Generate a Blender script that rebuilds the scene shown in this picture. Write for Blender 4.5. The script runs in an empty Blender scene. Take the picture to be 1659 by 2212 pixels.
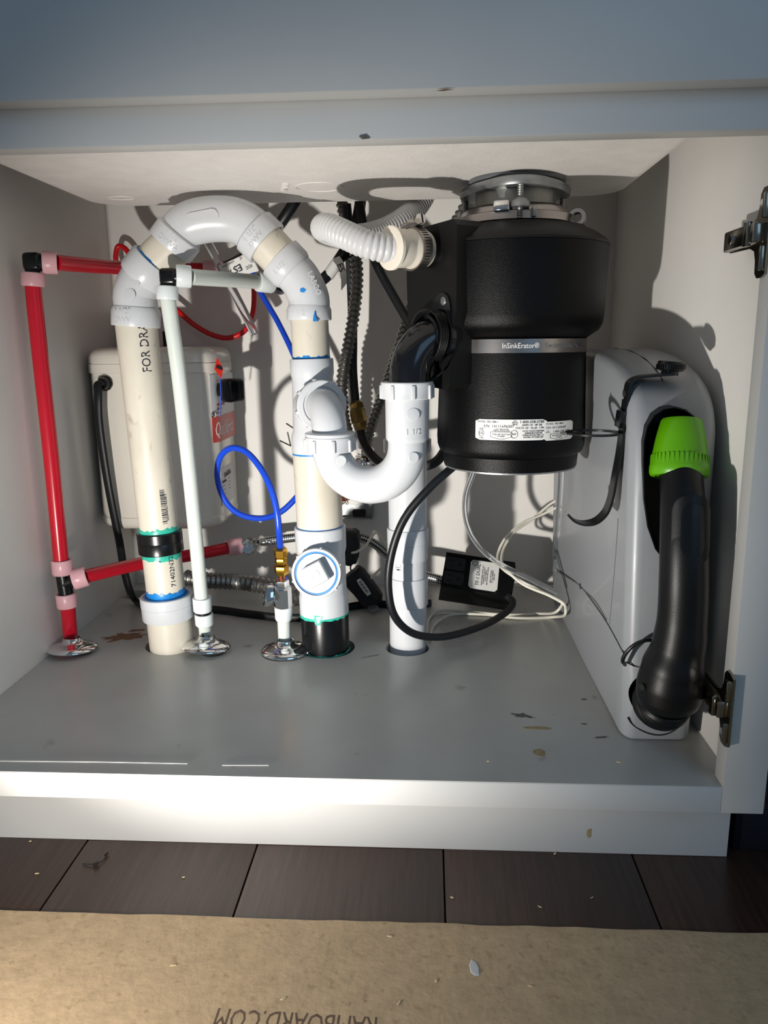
import bpy, bmesh, math, random
from mathutils import Vector as V, Matrix

random.seed(7)
S = bpy.context.scene
COL = S.collection

# ------------------------------------------------------------------ camera
cd = bpy.data.cameras.new('camera')
cam = bpy.data.objects.new('camera', cd)
COL.objects.link(cam)
cd.sensor_width = 36.0
cd.sensor_fit = 'AUTO'
cd.lens = 26.9594
cd.clip_start = 0.01
cam.matrix_world = Matrix([[0.99835, -0.001559, 0.057394, 0.008966], [0.056395, 0.214269, -0.975145, -0.630948], [-0.010778, 0.976773, 0.214003, 0.388799], [0.0, 0.0, 0.0, 1.0]])
S.camera = cam

# ------------------------------------------------------------------ world, lights, exposure
w = bpy.data.worlds.new('world')
S.world = w
w.use_nodes = True
w.node_tree.nodes['Background'].inputs[0].default_value = (0.52, 0.74, 1.0, 1)
w.node_tree.nodes['Background'].inputs[1].default_value = 0.17


def light(name, kind, loc, target, energy, color, **kw):
    d = bpy.data.lights.new(name, kind)
    d.energy = energy
    d.color = color
    for k, v in kw.items():
        setattr(d, k, v)
    o = bpy.data.objects.new(name, d)
    COL.objects.link(o)
    o.location = loc
    o.rotation_euler = (V(target) - V(loc)).to_track_quat('-Z', 'Y').to_euler()
    return o


# work lamp lying on the floor, left of the photographer
UZ_ = V((0, 0, 1))
LAMP = V((-0.38, -0.40, 0.006))
light('work_lamp', 'SPOT', LAMP, LAMP + V((0.40, 0.84, 0.34)), 34.0, (1.0, 0.965, 0.91),
      spot_size=math.radians(78), spot_blend=1.0, shadow_soft_size=0.012)
# low spill of the same lamp over the floor and the toe board
light('work_lamp_spill', 'SPOT', LAMP, LAMP + V((0.36, 0.80, -0.22)), 8.0, (1.0, 0.93, 0.84),
      spot_size=math.radians(112), spot_blend=1.0, shadow_soft_size=0.02)
# cool daylight of the room, from a window to the right behind the camera
light('room_window', 'AREA', (1.3, -2.0, 1.2), (0.1, 0.0, 0.25), 7.0, (0.40, 0.68, 1.0),
      shape='RECTANGLE', size=1.3, size_y=1.1)
S.view_settings.view_transform = 'Standard'
S.view_settings.look = 'None'
S.view_settings.exposure = 0.08
S.view_settings.gamma = 1.0
S.view_settings.use_curve_mapping = False


# ------------------------------------------------------------------ materials
def lin(c):
    return tuple(((x / 255) / 12.92 if x / 255 <= 0.04045 else ((x / 255 + 0.055) / 1.055) ** 2.4) for x in c)


def mat(name, rgb, rough=0.5, metal=0.0, noise=0.0, nscale=30.0, bump=0.0, bscale=200.0, trans=0.0, ior=1.45,
        coat=0.0, sss=0.0, alpha=1.0, stretch=None, rvar=0.0, stain=None, spec=0.5):
    m = bpy.data.materials.new(name)
    m.use_nodes = True
    nt = m.node_tree
    N, L = nt.nodes, nt.links
    b = N['Principled BSDF']
    c = lin(rgb)
    b.inputs['Base Color'].default_value = (*c, 1)
    b.inputs['Roughness'].default_value = rough
    b.inputs['Metallic'].default_value = metal
    b.inputs['IOR'].default_value = ior
    b.inputs['Transmission Weight'].default_value = trans
    b.inputs['Coat Weight'].default_value = coat
    b.inputs['Specular IOR Level'].default_value = spec
    if sss:
        b.inputs['Subsurface Weight'].default_value = sss
        b.inputs['Subsurface Radius'].default_value = (0.004, 0.004, 0.004)
        b.inputs['Subsurface Scale'].default_value = 1.0
    tc = N.new('ShaderNodeTexCoord')
    mp = N.new('ShaderNodeMapping')
    L.new(tc.outputs['Object'], mp.inputs['Vector'])
    if stretch:
        mp.inputs['Scale'].default_value = stretch
    col = None
    if noise:
        n = N.new('ShaderNodeTexNoise')
        n.inputs['Scale'].default_value = nscale
        n.inputs['Detail'].default_value = 5
        L.new(mp.outputs[0], n.inputs['Vector'])
        r = N.new('ShaderNodeValToRGB')
        r.color_ramp.elements[0].position = 0.3
        r.color_ramp.elements[1].position = 0.7
        r.color_ramp.elements[0].color = (*[x * (1 - noise) for x in c], 1)
        r.color_ramp.elements[1].color = (*[min(1, x * (1 + noise)) for x in c], 1)
        L.new(n.outputs['Fac'], r.inputs[0])
        col = r.outputs[0]
    if stain:
        srgb, sscale, lo, hi = stain
        n2 = N.new('ShaderNodeTexNoise')
        n2.inputs['Scale'].default_value = sscale
        n2.inputs['Detail'].default_value = 6
        L.new(mp.outputs[0], n2.inputs['Vector'])
        r2 = N.new('ShaderNodeMapRange')
        r2.inputs['From Min'].default_value = lo
        r2.inputs['From Max'].default_value = hi
        L.new(n2.outputs['Fac'], r2.inputs['Value'])
        mx = N.new('ShaderNodeMix')
        mx.data_type = 'RGBA'
        L.new(r2.outputs[0], mx.inputs[0])
        if col:
            L.new(col, mx.inputs[6])
        else:
            mx.inputs[6].default_value = (*c, 1)
        mx.inputs[7].default_value = (*lin(srgb), 1)
        col = mx.outputs[2]
    if col:
        L.new(col, b.inputs['Base Color'])
    if rvar:
        n4 = N.new('ShaderNodeTexNoise')
        n4.inputs['Scale'].default_value = nscale * 0.6
        n4.inputs['Detail'].default_value = 4
        L.new(mp.outputs[0], n4.inputs['Vector'])
        r4 = N.new('ShaderNodeMapRange')
        r4.inputs['To Min'].default_value = rough - rvar
        r4.inputs['To Max'].default_value = rough + rvar
        L.new(n4.outputs['Fac'], r4.inputs['Value'])
        L.new(r4.outputs[0], b.inputs['Roughness'])
    if bump:
        n3 = N.new('ShaderNodeTexNoise')
        n3.inputs['Scale'].default_value = bscale
        n3.inputs['Detail'].default_value = 3
        L.new(mp.outputs[0], n3.inputs['Vector'])
        bp = N.new('ShaderNodeBump')
        bp.inputs['Strength'].default_value = bump
        bp.inputs['Distance'].default_value = 0.001
        L.new(n3.outputs['Fac'], bp.inputs['Height'])
        L.new(bp.outputs[0], b.inputs['Normal'])
    return m


M = {}
M['paint'] = mat('cabinet_paint', (200, 200, 198), 0.42, noise=0.025, nscale=9, bump=0.05, bscale=90, rvar=0.06)
M['laminate'] = mat('inner_laminate', (226, 223, 218), 0.5, noise=0.02, nscale=12, bump=0.04, bscale=150)
M['deck'] = mat('grey_deck', (186, 186, 181), 0.30, noise=0.05, nscale=14, bump=0.05, bscale=60, rvar=0.08,
                stain=((118, 112, 102), 26, 0.66, 0.80))
M['sink'] = mat('fireclay', (226, 222, 217), 0.55, noise=0.04, nscale=40, bump=0.55, bscale=260, stretch=(1, 1, 2))
M['pvc'] = mat('white_pvc', (198, 200, 203), 0.27, noise=0.012, nscale=60, bump=0.03, bscale=500, sss=0.15)
M['cream'] = mat('cream_pvc', (206, 199, 184), 0.36, noise=0.06, nscale=34, bump=0.06, bscale=300,
                 stain=((150, 140, 128), 70, 0.64, 0.80), stretch=(1, 1, 0.6))
M['abs'] = mat('black_abs', (11, 12, 13), 0.26, bump=0.05, bscale=240, rvar=0.05)
M['gloss_black'] = mat('gloss_black', (13, 14, 18), 0.16, coat=0.2)
M['tex_black'] = mat('textured_black', (4, 4, 5), 0.38, bump=0.35, bscale=1100, spec=0.22)
M['cap_black'] = mat('satin_black_cap', (13, 13, 13), 0.46, bump=0.1, bscale=900, spec=0.35)
M['rubber'] = mat('black_rubber', (15, 17, 21), 0.42, bump=0.08, bscale=500)
M['chrome'] = mat('chrome', (226, 226, 226), 0.07, 1.0)
M['steel'] = mat('brushed_steel', (176, 170, 166), 0.28, 1.0, noise=0.05, nscale=60, stretch=(1, 1, 30))
M['galv'] = mat('galvanised_steel', (150, 153, 154), 0.42, 0.85, noise=0.2, nscale=45, bump=0.1, bscale=300)
M['flex'] = mat('flex_conduit_steel', (136, 136, 132), 0.36, 0.9, noise=0.12, nscale=60)
M['nickel'] = mat('dark_nickel', (150, 144, 132), 0.2, 1.0)
M['brass'] = mat('brass', (206, 158, 62), 0.2, 1.0, noise=0.08, nscale=60)
M['old_brass'] = mat('old_brass', (146, 122, 70), 0.34, 1.0, noise=0.15, nscale=90)
M['copper'] = mat('copper', (180, 110, 78), 0.3, 1.0)
M['red'] = mat('red_pex', (204, 22, 44), 0.25, sss=0.2, noise=0.05, nscale=20, coat=0.15)
M['red_tube'] = mat('red_tube', (200, 22, 30), 0.3)
M['pink'] = mat('pink_collar', (226, 176, 182), 0.32, sss=0.4, noise=0.04, nscale=60)
M['pex'] = mat('white_pex', (206, 212, 206), 0.28, sss=0.5, noise=0.02, nscale=30)
M['collar'] = mat('clear_collar', (212, 218, 218), 0.25, sss=0.5)
M['blue'] = mat('blue_tube', (20, 68, 196), 0.3, coat=0.1)
M['white_cable'] = mat('white_cable', (222, 218, 204), 0.4)
M['hose'] = mat('grey_white_hose', (200, 200, 201), 0.34, sss=0.1)
M['cuff'] = mat('cream_rubber_cuff', (222, 214, 200), 0.5, noise=0.04, nscale=60)
M['clear'] = mat('clear_tube', (236, 240, 244), 0.08, trans=0.95, ior=1.28)
M['clear_plastic'] = mat('clear_plastic', (236, 240, 244), 0.06, trans=0.9, ior=1.3)
M['tank'] = mat('white_enamel', (224, 219, 208), 0.24, coat=0.25)
M['vac'] = mat('silver_grey_plastic', (142, 145, 149), 0.36, noise=0.015, nscale=60, bump=0.06, bscale=1100, coat=0.1)
M['vac_dark'] = mat('dark_grey_plastic', (92, 94, 98), 0.45)
M['recess'] = mat('recess_black', (10, 12, 14), 0.45)
M['handle'] = mat('soft_black_plastic', (9, 10, 12), 0.40, bump=0.1, bscale=900, spec=0.4)
M['green'] = mat('green_plastic', (92, 164, 10), 0.34)
M['vac_black'] = mat('outlet_black', (30, 32, 36), 0.5)
M['strap'] = mat('black_strap', (20, 21, 23), 0.3, bump=0.06, bscale=300)
M['label'] = mat('label_white', (226, 226, 222), 0.4)
M['label_grey'] = mat('label_silver', (200, 202, 204), 0.35)
M['label_red'] = mat('label_red', (196, 62, 58), 0.35)
M['tag_red'] = mat('red_tag', (214, 50, 34), 0.3, coat=0.2)
M['ink'] = mat('ink_black', (30, 32, 44), 0.5)
M['ink_red'] = mat('ink_red', (176, 70, 66), 0.5)
M['etch'] = mat('etched_pale', (226, 224, 220), 0.5)
M['teal'] = mat('teal_primer', (50, 172, 150), 0.35, noise=0.2, nscale=90)
M['cement'] = mat('blue_cement', (28, 122, 196), 0.35, noise=0.25, nscale=90)
M['rust'] = mat('rust_stain', (128, 92, 62), 0.5, noise=0.3, nscale=120)
M['dirt'] = mat('dried_glue', (156, 138, 104), 0.4, noise=0.2, nscale=160)
M['grime'] = mat('dark_grime', (98, 94, 88), 0.6, noise=0.3, nscale=160)
M['foam'] = mat('black_foam_wrap', (24, 26, 30), 0.6, bump=0.6, bscale=150)
M['plaster'] = mat('torn_plaster', (236, 236, 232), 0.8, bump=0.8, bscale=120)
M['hole'] = mat('hole_dark', (30, 28, 26), 0.8)
M['wood'] = mat('dark_walnut', (66, 46, 38), 0.34, noise=0.30, nscale=26, bump=0.15, bscale=60, stretch=(9, 0.5, 1), rvar=0.08)
M['subfloor'] = mat('subfloor', (16, 12, 10), 0.9)
M['card'] = mat('brown_cardboard', (192, 166, 132), 0.85, noise=0.10, nscale=60, bump=0.6, bscale=170,
                stain=((166, 140, 108), 140, 0.58, 0.76))
M['card_ink'] = mat('faded_print', (104, 86, 72), 0.85, noise=0.25, nscale=200)
M['chip'] = mat('wood_chip', (214, 192, 150), 0.7)
M['flake'] = mat('plaster_flake', (206, 208, 206), 0.7)
M['navy'] = mat('navy_panel', (20, 24, 34), 0.4)
M['counter'] = mat('stone_counter', (190, 188, 182), 0.3, noise=0.1, nscale=30)
M['foil'] = mat('foil_pale', (228, 226, 220), 0.3, noise=0.03, nscale=50)


def braid(name, c0, c1, su, sv, rough, metal):
    m = bpy.data.materials.new(name)
    m.use_nodes = True
    N, L = m.node_tree.nodes, m.node_tree.links
    b = N['Principled BSDF']
    b.inputs['Roughness'].default_value = rough
    b.inputs['Metallic'].default_value = metal
    uv = N.new('ShaderNodeTexCoord')
    mp = N.new('ShaderNodeMapping')
    mp.inputs['Scale'].default_value = (su, sv, 1)
    mp.inputs['Rotation'].default_value = (0, 0, 0.785)
    ck = N.new('ShaderNodeTexChecker')
    ck.inputs['Scale'].default_value = 1.0
    ck.inputs['Color1'].default_value = (*lin(c0), 1)
    ck.inputs['Color2'].default_value = (*lin(c1), 1)
    L.new(uv.outputs['UV'], mp.inputs[0])
    L.new(mp.outputs[0], ck.inputs['Vector'])
    L.new(ck.outputs[0], b.inputs['Base Color'])
    bp = N.new('ShaderNodeBump')
    bp.inputs['Strength'].default_value = 0.5
    bp.inputs['Distance'].default_value = 0.001
    L.new(ck.outputs['Fac'], bp.inputs['Height'])
    L.new(bp.outputs[0], b.inputs['Normal'])
    return m


M['braid'] = braid('steel_braid', (196, 198, 198), (70, 72, 74), 10, 420, 0.3, 0.9)
M['black_braid'] = braid('black_braid', (44, 46, 50), (14, 15, 18), 10, 420, 0.5, 0.0)

# ------------------------------------------------------------------ object helpers
ROOT = {}


def props(o, label=None, cat=None, group=None, kind=None):
    for k, v in (('label', label), ('category', cat), ('group', group), ('kind', kind)):
        if v:
            o[k] = v
    return o


def thing(name, label, cat, loc, group=None, kind=None):
    o = bpy.data.objects.new(name, None)
    COL.objects.link(o)
    o.location = loc
    o.empty_display_size = 0.02
    ROOT[o] = V(loc)
    return props(o, label, cat, group, kind)


def part(name, bm, m, parent=None, label=None, smooth=38, kind=None):
    """link a bmesh given in world coordinates as one object, child of parent"""
    me = bpy.data.meshes.new(name)
    off = V((0, 0, 0))
    if parent is not None:
        off = ROOT[parent]
        bmesh.ops.translate(bm, verts=bm.verts, vec=-off)
    bmesh.ops.recalc_face_normals(bm, faces=bm.faces)
    bm.to_mesh(me)
    bm.free()
    if smooth:
        me.polygons.foreach_set('use_smooth', [True] * len(me.polygons))
        me.set_sharp_from_angle(angle=math.radians(smooth))
    me.materials.append(m if not isinstance(m, str) else M[m])
    o = bpy.data.objects.new(name, me)
    COL.objects.link(o)
    if parent is not None:
        o.parent = parent
        ROOT[o] = off if parent.type == 'EMPTY' else off
        if parent.type != 'EMPTY':
            o.location = (0, 0, 0)
    else:
        ROOT[o] = V((0, 0, 0))
    if label:
        o['label'] = label
    if kind:
        o['kind'] = kind
    return o


def single(name, bm, m, label, cat, group=None, smooth=38, kind=None):
    """a thing that is one mesh: origin moved to the middle of its base"""
    xs = [v.co for v in bm.verts]
    c = V(((min(v.x for v in xs) + max(v.x for v in xs)) / 2, (min(v.y for v in xs) + max(v.y for v in xs)) / 2,
           min(v.z for v in xs)))
    bmesh.ops.translate(bm, verts=bm.verts, vec=-c)
    o = part(name, bm, m, None, smooth=smooth)
    o.location = c
    ROOT[o] = c
    return props(o, label, cat, group, kind)


def NB():
    return bmesh.new()


def box(bm, c, s, rot=None, bev=0.0, seg=2):
    r = bmesh.ops.create_cube(bm, size=1.0)
    vs = r['verts']
    mt = Matrix.Diagonal((*s, 1))
    bmesh.ops.transform(bm, matrix=mt, verts=vs)
    if bev:
        es = list({e for v in vs for e in v.link_edges})
        rb = bmesh.ops.bevel(bm, geom=es, offset=bev, segments=seg, affect='EDGES', profile=0.5)
        vs = list({v for f in rb['faces'] for v in f.verts} | {v for v in vs if v.is_valid})
    m2 = Matrix.Translation(V(c)) @ (rot.to_4x4() if rot else Matrix.Identity(4))
    bmesh.ops.transform(bm, matrix=m2, verts=vs)
    return bm


def boxab(bm, a, b, bev=0.0):
    a, b = V(a), V(b)
    return box(bm, (a + b) / 2, [abs(b[i] - a[i]) for i in range(3)], None, bev)


def frame_from(n, hint=(0, 0, 1)):
    n = V(n).normalized()
    h = V(hint)
    if abs(n.dot(h)) > 0.97:
        h = V((0, 1, 0))
    u = h.cross(n).normalized()
    v = n.cross(u).normalized()
    return u, v, n


def lathe(bm, o, axis, prof, seg=32, cap=(True, True), jit=None, sq=None):
    """revolve (t along axis, radius) pairs round the axis through o"""
    o = V(o)
    u, v, n = frame_from(axis)
    rings = []
    for i, (t, r) in enumerate(prof):
        ring = []
        for k in range(seg):
            a = 2 * math.pi * k / seg
            rr = r
            tt = t
            if jit and i in jit:
                tt = t + random.uniform(-jit[i], jit[i])
            if sq:
                rr = r * sq(a, i)
            ring.append(bm.verts.new(o + n * tt + u * (rr * math.cos(a)) + v * (rr * math.sin(a))))
        rings.append(ring)
    for a, b in zip(rings, rings[1:]):
        for k in range(seg):
            bm.faces.new((a[k], a[(k + 1) % seg], b[(k + 1) % seg], b[k]))
    if cap[0]:
        bm.faces.new(rings[0][::-1])
    if cap[1]:
        bm.faces.new(rings[-1])
    return bm


def spline(pts, n=10):
    """Catmull-Rom through the points"""
    P = [V(p) for p in pts]
    if len(P) < 3:
        return [P[0].lerp(P[-1], i / n) for i in range(n + 1)]
    E = [P[0] * 2 - P[1]] + P + [P[-1] * 2 - P[-2]]
    out = []
    for i in range(1, len(E) - 2):
        a, b, c, d = E[i - 1:i + 3]
        ta = max((b - a).length ** .5, 1e-5)
        tb = max((c - b).length ** .5, 1e-5)
        tc = max((d - c).length ** .5, 1e-5)
        m1 = (b - a) / ta - (c - a) / (ta + tb) + (c - b) / tb
        m2 = (c - b) / tb - (d - b) / (tb + tc) + (d - c) / tc
        m1 *= tb
        m2 *= tb
        for k in range(n):
            t = k / n
            h = (2 * t ** 3 - 3 * t ** 2 + 1, t ** 3 - 2 * t ** 2 + t, -2 * t ** 3 + 3 * t ** 2, t ** 3 - t ** 2)
            out.append(b * h[0] + m1 * h[1] + c * h[2] + m2 * h[3])
    out.append(P[-1])
    return out


def resample(path, step):
    out = [path[0]]
    acc = 0.0
    for a, b in zip(path, path[1:]):
        d = (b - a).length
        while acc + d >= step and d > 1e-9:
            t = (step - acc) / d
            a = a.lerp(b, t)
            out.append(a)
            d = (b - a).length
            acc = 0.0
        acc += d
    if (out[-1] - path[-1]).length > step * 0.3:
        out.append(path[-1])
    return out


def sweep(bm, path, rad, seg=12, cap=True, flat=None):
    """tube along a path; rad is a number or f(arc length, total); flat=(a,b) gives an oval section"""
    path = [V(p) for p in path]
    tot = sum((b - a).length for a, b in zip(path, path[1:]))
    uvl = bm.loops.layers.uv.verify()
    T = []
    for i in range(len(path)):
        a = path[max(0, i - 1)]
        b = path[min(len(path) - 1, i + 1)]
        T.append((b - a).normalized())
    u, _, _ = frame_from(T[0])
    rings, S_, s = [], [], 0.0
    for i, p in enumerate(path):
        if i:
            s += (p - path[i - 1]).length
            q = T[i - 1].rotation_difference(T[i])
            u = (q @ u)
        u = (u - T[i] * u.dot(T[i])).normalized()
        v = T[i].cross(u)
        r = rad(s, tot) if callable(rad) else rad
        fa, fb = flat if flat else (1, 1)
        rings.append([bm.verts.new(p + u * (r * fa * math.cos(2 * math.pi * k / seg)) + v * (r * fb * math.sin(2 * math.pi * k / seg)))
                      for k in range(seg)])
        S_.append(s)
    for i in range(len(rings) - 1):
        a, b = rings[i], rings[i + 1]
        for k in range(seg):
            f = bm.faces.new((a[k], a[(k + 1) % seg], b[(k + 1) % seg], b[k]))
            for lp, (uu, vv) in zip(f.loops, ((k / seg, S_[i]), ((k + 1) / seg, S_[i]), ((k + 1) / seg, S_[i + 1]), (k / seg, S_[i + 1]))):
                lp[uvl].uv = (uu, vv)
    if cap:
        bm.faces.new(rings[0][::-1])
        bm.faces.new(rings[-1])
    return bm


def tube(bm, pts, r, seg=12, n=10, flat=None):
    return sweep(bm, spline(pts, n), r, seg, True, flat)


def ribbed(bm, pts, r, depth, pitch, seg=14, sharp=1.0, sub=6):
    path = resample(spline(pts, 14), pitch / sub)

    def f(s, t):
        c = 0.5 + 0.5 * math.cos(2 * math.pi * s / pitch)
        return r - depth * (1 - c ** sharp)
    return sweep(bm, path, f, seg)


def ribbon(bm, pts, width_dir, wd, th, n=8):
    """flat strap along pts; width along width_dir"""
    path = spline(pts, n)
    W = V(width_dir).normalized()
    prev = None
    rows = []
    for i, p in enumerate(path):
        t = (path[min(len(path) - 1, i + 1)] - path[max(0, i - 1)]).normalized()
        nn = t.cross(W).normalized()
        k = wd(i / (len(path) - 1)) if callable(wd) else wd
        rows.append([bm.verts.new(p + W * (sx * k / 2) + nn * (sy * th / 2)) for sx, sy in ((-1, -1), (1, -1), (1, 1), (-1, 1))])
    for a, b in zip(rows, rows[1:]):
        for k in range(4):
            bm.faces.new((a[k], a[(k + 1) % 4], b[(k + 1) % 4], b[k]))
    bm.faces.new(rows[0][::-1])
    bm.faces.new(rows[-1])
    return bm


def prism(bm, outline, d):
    """extrude a closed planar outline of 3D points by the vector d"""
    d = V(d)
    a = [bm.verts.new(V(p)) for p in outline]
    b = [bm.verts.new(V(p) + d) for p in outline]
    n = len(a)
    bm.faces.new(a[::-1])
    bm.faces.new(b)
    for k in range(n):
        bm.faces.new((a[k], a[(k + 1) % n], b[(k + 1) % n], b[k]))
    return bm


def bev_all(bm, off, seg=2, ang=40):
    es = [e for e in bm.edges if len(e.link_faces) == 2 and e.calc_face_angle(0) > math.radians(ang)]
    bmesh.ops.bevel(bm, geom=es, offset=off, segments=seg, affect='EDGES', profile=0.5)
    return bm


def hexa(bm, o, axis, r, t0, t1, cham=0.15):
    c = (t1 - t0) * cham
    return lathe(bm, o, axis, [(t0, r * .9), (t0 + c, r), (t1 - c, r), (t1, r * .9)], 6)


def boolean(bm, cutters, op='DIFFERENCE'):
    """cut bm by a list of bmeshes, return a new bmesh"""
    me = bpy.data.meshes.new('tmp')
    bmesh.ops.recalc_face_normals(bm, faces=bm.faces)
    bm.to_mesh(me)
    bm.free()
    o = bpy.data.objects.new('tmp', me)
    COL.objects.link(o)
    cs = []
    for c in cutters:
        bmesh.ops.recalc_face_normals(c, faces=c.faces)
        cm = bpy.data.meshes.new('tmpc')
        c.to_mesh(cm)
        c.free()
        co = bpy.data.objects.new('tmpc', cm)
        COL.objects.link(co)
        md = o.modifiers.new('b', 'BOOLEAN')
        md.object = co
        md.operation = op
        md.solver = 'EXACT'
        cs.append(co)
    dg = bpy.context.evaluated_depsgraph_get()
    dg.update()
    out = bmesh.new()
    out.from_mesh(o.evaluated_get(dg).data)
    for x in [o] + cs:
        bpy.data.objects.remove(x)
    return out


def bend_map(org, u, v, n, R, along):
    org = V(org)

    def f(x, y, z):
        if not R:
            return org + u * x + v * y + n * z
        if along == 'u':
            a = x / R
            return org - n * R + n * (math.cos(a) * (R + z)) + u * (math.sin(a) * (R + z)) + v * y
        a = y / R
        return org - n * R + n * (math.cos(a) * (R + z)) + v * (math.sin(a) * (R + z)) + u * x
    return f


def text(name, s, size, org, u, v, m, parent, R=None, along='u', ext=0.0002, align='CENTER', shear=0.0, xs=1.0):
    cu = bpy.data.curves.new(name, 'FONT')
    cu.body = s
    cu.size = size
    cu.align_x = align
    cu.align_y = 'CENTER'
    cu.extrude = ext
    cu.shear = shear
    cu.resolution_u = 2
    o = bpy.data.objects.new(name, cu)
    COL.objects.link(o)
    dg = bpy.context.evaluated_depsgraph_get()
    me = bpy.data.meshes.new_from_object(o.evaluated_get(dg))
    bpy.data.objects.remove(o)
    bpy.data.curves.remove(cu)
    bm = bmesh.new()
    bm.from_mesh(me)
    bpy.data.meshes.remove(me)
    u = V(u).normalized()
    v = V(v)
    v = (v - u * v.dot(u)).normalized()
    n = u.cross(v)
    f = bend_map(org, u, v, n, R, along)
    for vt in bm.verts:
        vt.co = f(vt.co.x * xs, vt.co.y, vt.co.z)
    return part(name, bm, m, parent, smooth=0)


def patch(bm, w, h, org, u, v, R=None, along='u', th=0.0003, rad=0.002, nx=12, z0=0.0):
    """thin label plate, rounded, optionally wrapped round a cylinder"""
    u = V(u).normalized()
    v = V(v)
    v = (v - u * v.dot(u)).normalized()
    n = u.cross(v)
    f = bend_map(org, u, v, n, R, along)
    cols = []
    for layer in (z0, z0 + th):
        rows = []
        L = w if along == 'u' else h
        for i in range(nx + 1):
            t = -0.5 + i / nx
            if along == 'u':
                x = t * w
                e = max(0.0, rad - (w / 2 - abs(x)))
                dy = rad - math.sqrt(max(0, rad * rad - e * e)) if rad else 0
                rows.append([bm.verts.new(f(x, y, layer)) for y in (-h / 2 + dy, h / 2 - dy)])
            else:
                y = t * h
                rows.append([bm.verts.new(f(x, y, layer)) for x in (-w / 2, w / 2)])
        cols.append(rows)
    a, b = cols
    for i in range(nx):
        bm.faces.new((b[i][0], b[i + 1][0], b[i + 1][1], b[i][1]))
        bm.faces.new((a[i][0], a[i][1], a[i + 1][1], a[i + 1][0]))
        bm.faces.new((a[i][0], a[i + 1][0], b[i + 1][0], b[i][0]))
        bm.faces.new((a[i][1], b[i][1], b[i + 1][1], a[i + 1][1]))
    bm.faces.new((a[0][0], b[0][0], b[0][1], a[0][1]))
    bm.faces.new((a[nx][0], a[nx][1], b[nx][1], b[nx][0]))
    return bm


def arc(c, u, v, r, a0, a1, n=16):
    c, u, v = V(c), V(u).normalized(), V(v).normalized()
    return [c + u * (r * math.cos(math.radians(a0 + (a1 - a0) * i / n))) + v * (r * math.sin(math.radians(a0 + (a1 - a0) * i / n)))
            for i in range(n + 1)]


def hub(bm, o, axis, r_in, r_out, t0, t1, lip=True):
    """pipe socket: outer sleeve with a rounded mouth at t1 showing its bore"""
    return lathe(bm, o, axis, [(t0, r_in * 0.97), (t0, r_out * 0.93), (t0 + 0.004, r_out), (t1 - 0.0015, r_out), (t1, r_out - 0.001),
                               (t1, r_in + 0.0006), (t1 - 0.004, r_in + 0.0002), (t1 - 0.004, r_in * 0.5)], 40, (True, True))

# ================================================================== SETTING
XL, XR, D, ZR, XS, XO, TH, ZT = -0.481, 0.2847, 0.58, 0.5412, 0.2714, 0.309, 0.026, 0.1163
UX, UY, UZ = V((1, 0, 0)), V((0, 1, 0)), V((0, 0, 1))

# kitchen floor of dark planks
fl = thing('floor', None, None, (0, 0, -ZT), kind='structure')
bm = NB()
boxab(bm, (-1.6, -1.6, -ZT - 0.03), (1.6, 0.64, -ZT - 0.012))
part('subfloor', bm, 'subfloor', fl)
pxs = [-1.29, -1.10, -0.91, -0.722, -0.535, -0.347, -0.167, 0.025, 0.2145, 0.40, 0.59, 0.78, 0.97, 1.16]
for i, (a, b) in enumerate(zip(pxs, pxs[1:])):
    bm = NB()
    dz = random.uniform(-0.0002, 0.0002)
    boxab(bm, (a + 0.0007, -1.5, -ZT - 0.012), (b - 0.0007, 0.62, -ZT + dz), 0.0009)
    part('plank', bm, 'wood', fl)

# sink base cabinet
cab = thing('sink_base_cabinet', 'open white painted sink base cabinet holding all the plumbing', 'cabinet', (-0.09, 0.3, -ZT))
holes = [((-0.3325, 0.3138, 0.0000), 0.034), ((-0.1238, 0.3105, 0.0000), 0.037), ((-0.0178, 0.3121, 0.0000), 0.0285),
         ((-0.2690, 0.2905, 0.0000), 0.017), ((-0.4431, 0.2852, 0.0000), 0.015), ((-0.1800, 0.3025, -0.0000), 0.011), ((-0.4646, 0.5199, 0.0000), 0.022)]
bm = NB()
boxab(bm, (XL - 0.001, 0.0, -0.016), (XR + 0.001, D + 0.001, 0.0))
cuts = []
for c, r in holes:
    cb = NB()
    lathe(cb, (c[0], c[1], -0.05), UZ, [(0, r), (0.1, r)], 40)
    cuts.append(cb)
bm = boolean(bm, cuts)
part('bottom_panel', bm, 'deck', cab)
bm = NB()
boxab(bm, (-0.52, -0.0006, -TH), (XS, 0.019, -0.0006), 0.0008)
part('bottom_rail', bm, 'paint', cab)
bm = NB()
boxab(bm, (-0.52, 0.0, ZR), (XS, 0.0197, 0.60), 0.0008)
part('top_rail', bm, 'paint', cab)
bm = NB()
boxab(bm, (XS, -0.0006, -TH), (XO, 0.0197, 0.735), 0.0008)
part('stile', bm, 'paint', cab)
bm = NB()
boxab(bm, (-0.52, -0.0006, -TH), (-0.4705, 0.0197, 0.735), 0.0008)
part('stile', bm, 'paint', cab)
bm = NB()
boxab(bm, (XR, 0.0198, -TH), (XO - 0.004, D, 0.735), 0.0006)
part('side_panel', bm, 'laminate', cab)
bm = NB()
boxab(bm, (XL - 0.019, 0.0198, -TH), (XL, D, 0.735), 0.0006)
part('side_panel', bm, 'laminate', cab)
bm = NB()
boxab(bm, (XL - 0.019, D, -ZT), (XO - 0.004, D + 0.012, 0.735))
part('back_panel', bm, 'laminate', cab)
bm = NB()
boxab(bm, (-0.56, 0.063, -ZT), (XO - 0.001, 0.079, -0.0165), 0.0006)
part('toe_board', bm, 'paint', cab)
bm = NB()
boxab(bm, (-0.56, -0.0205, 0.5694), (0.42, -0.0008, 0.73), 0.0012)
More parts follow.
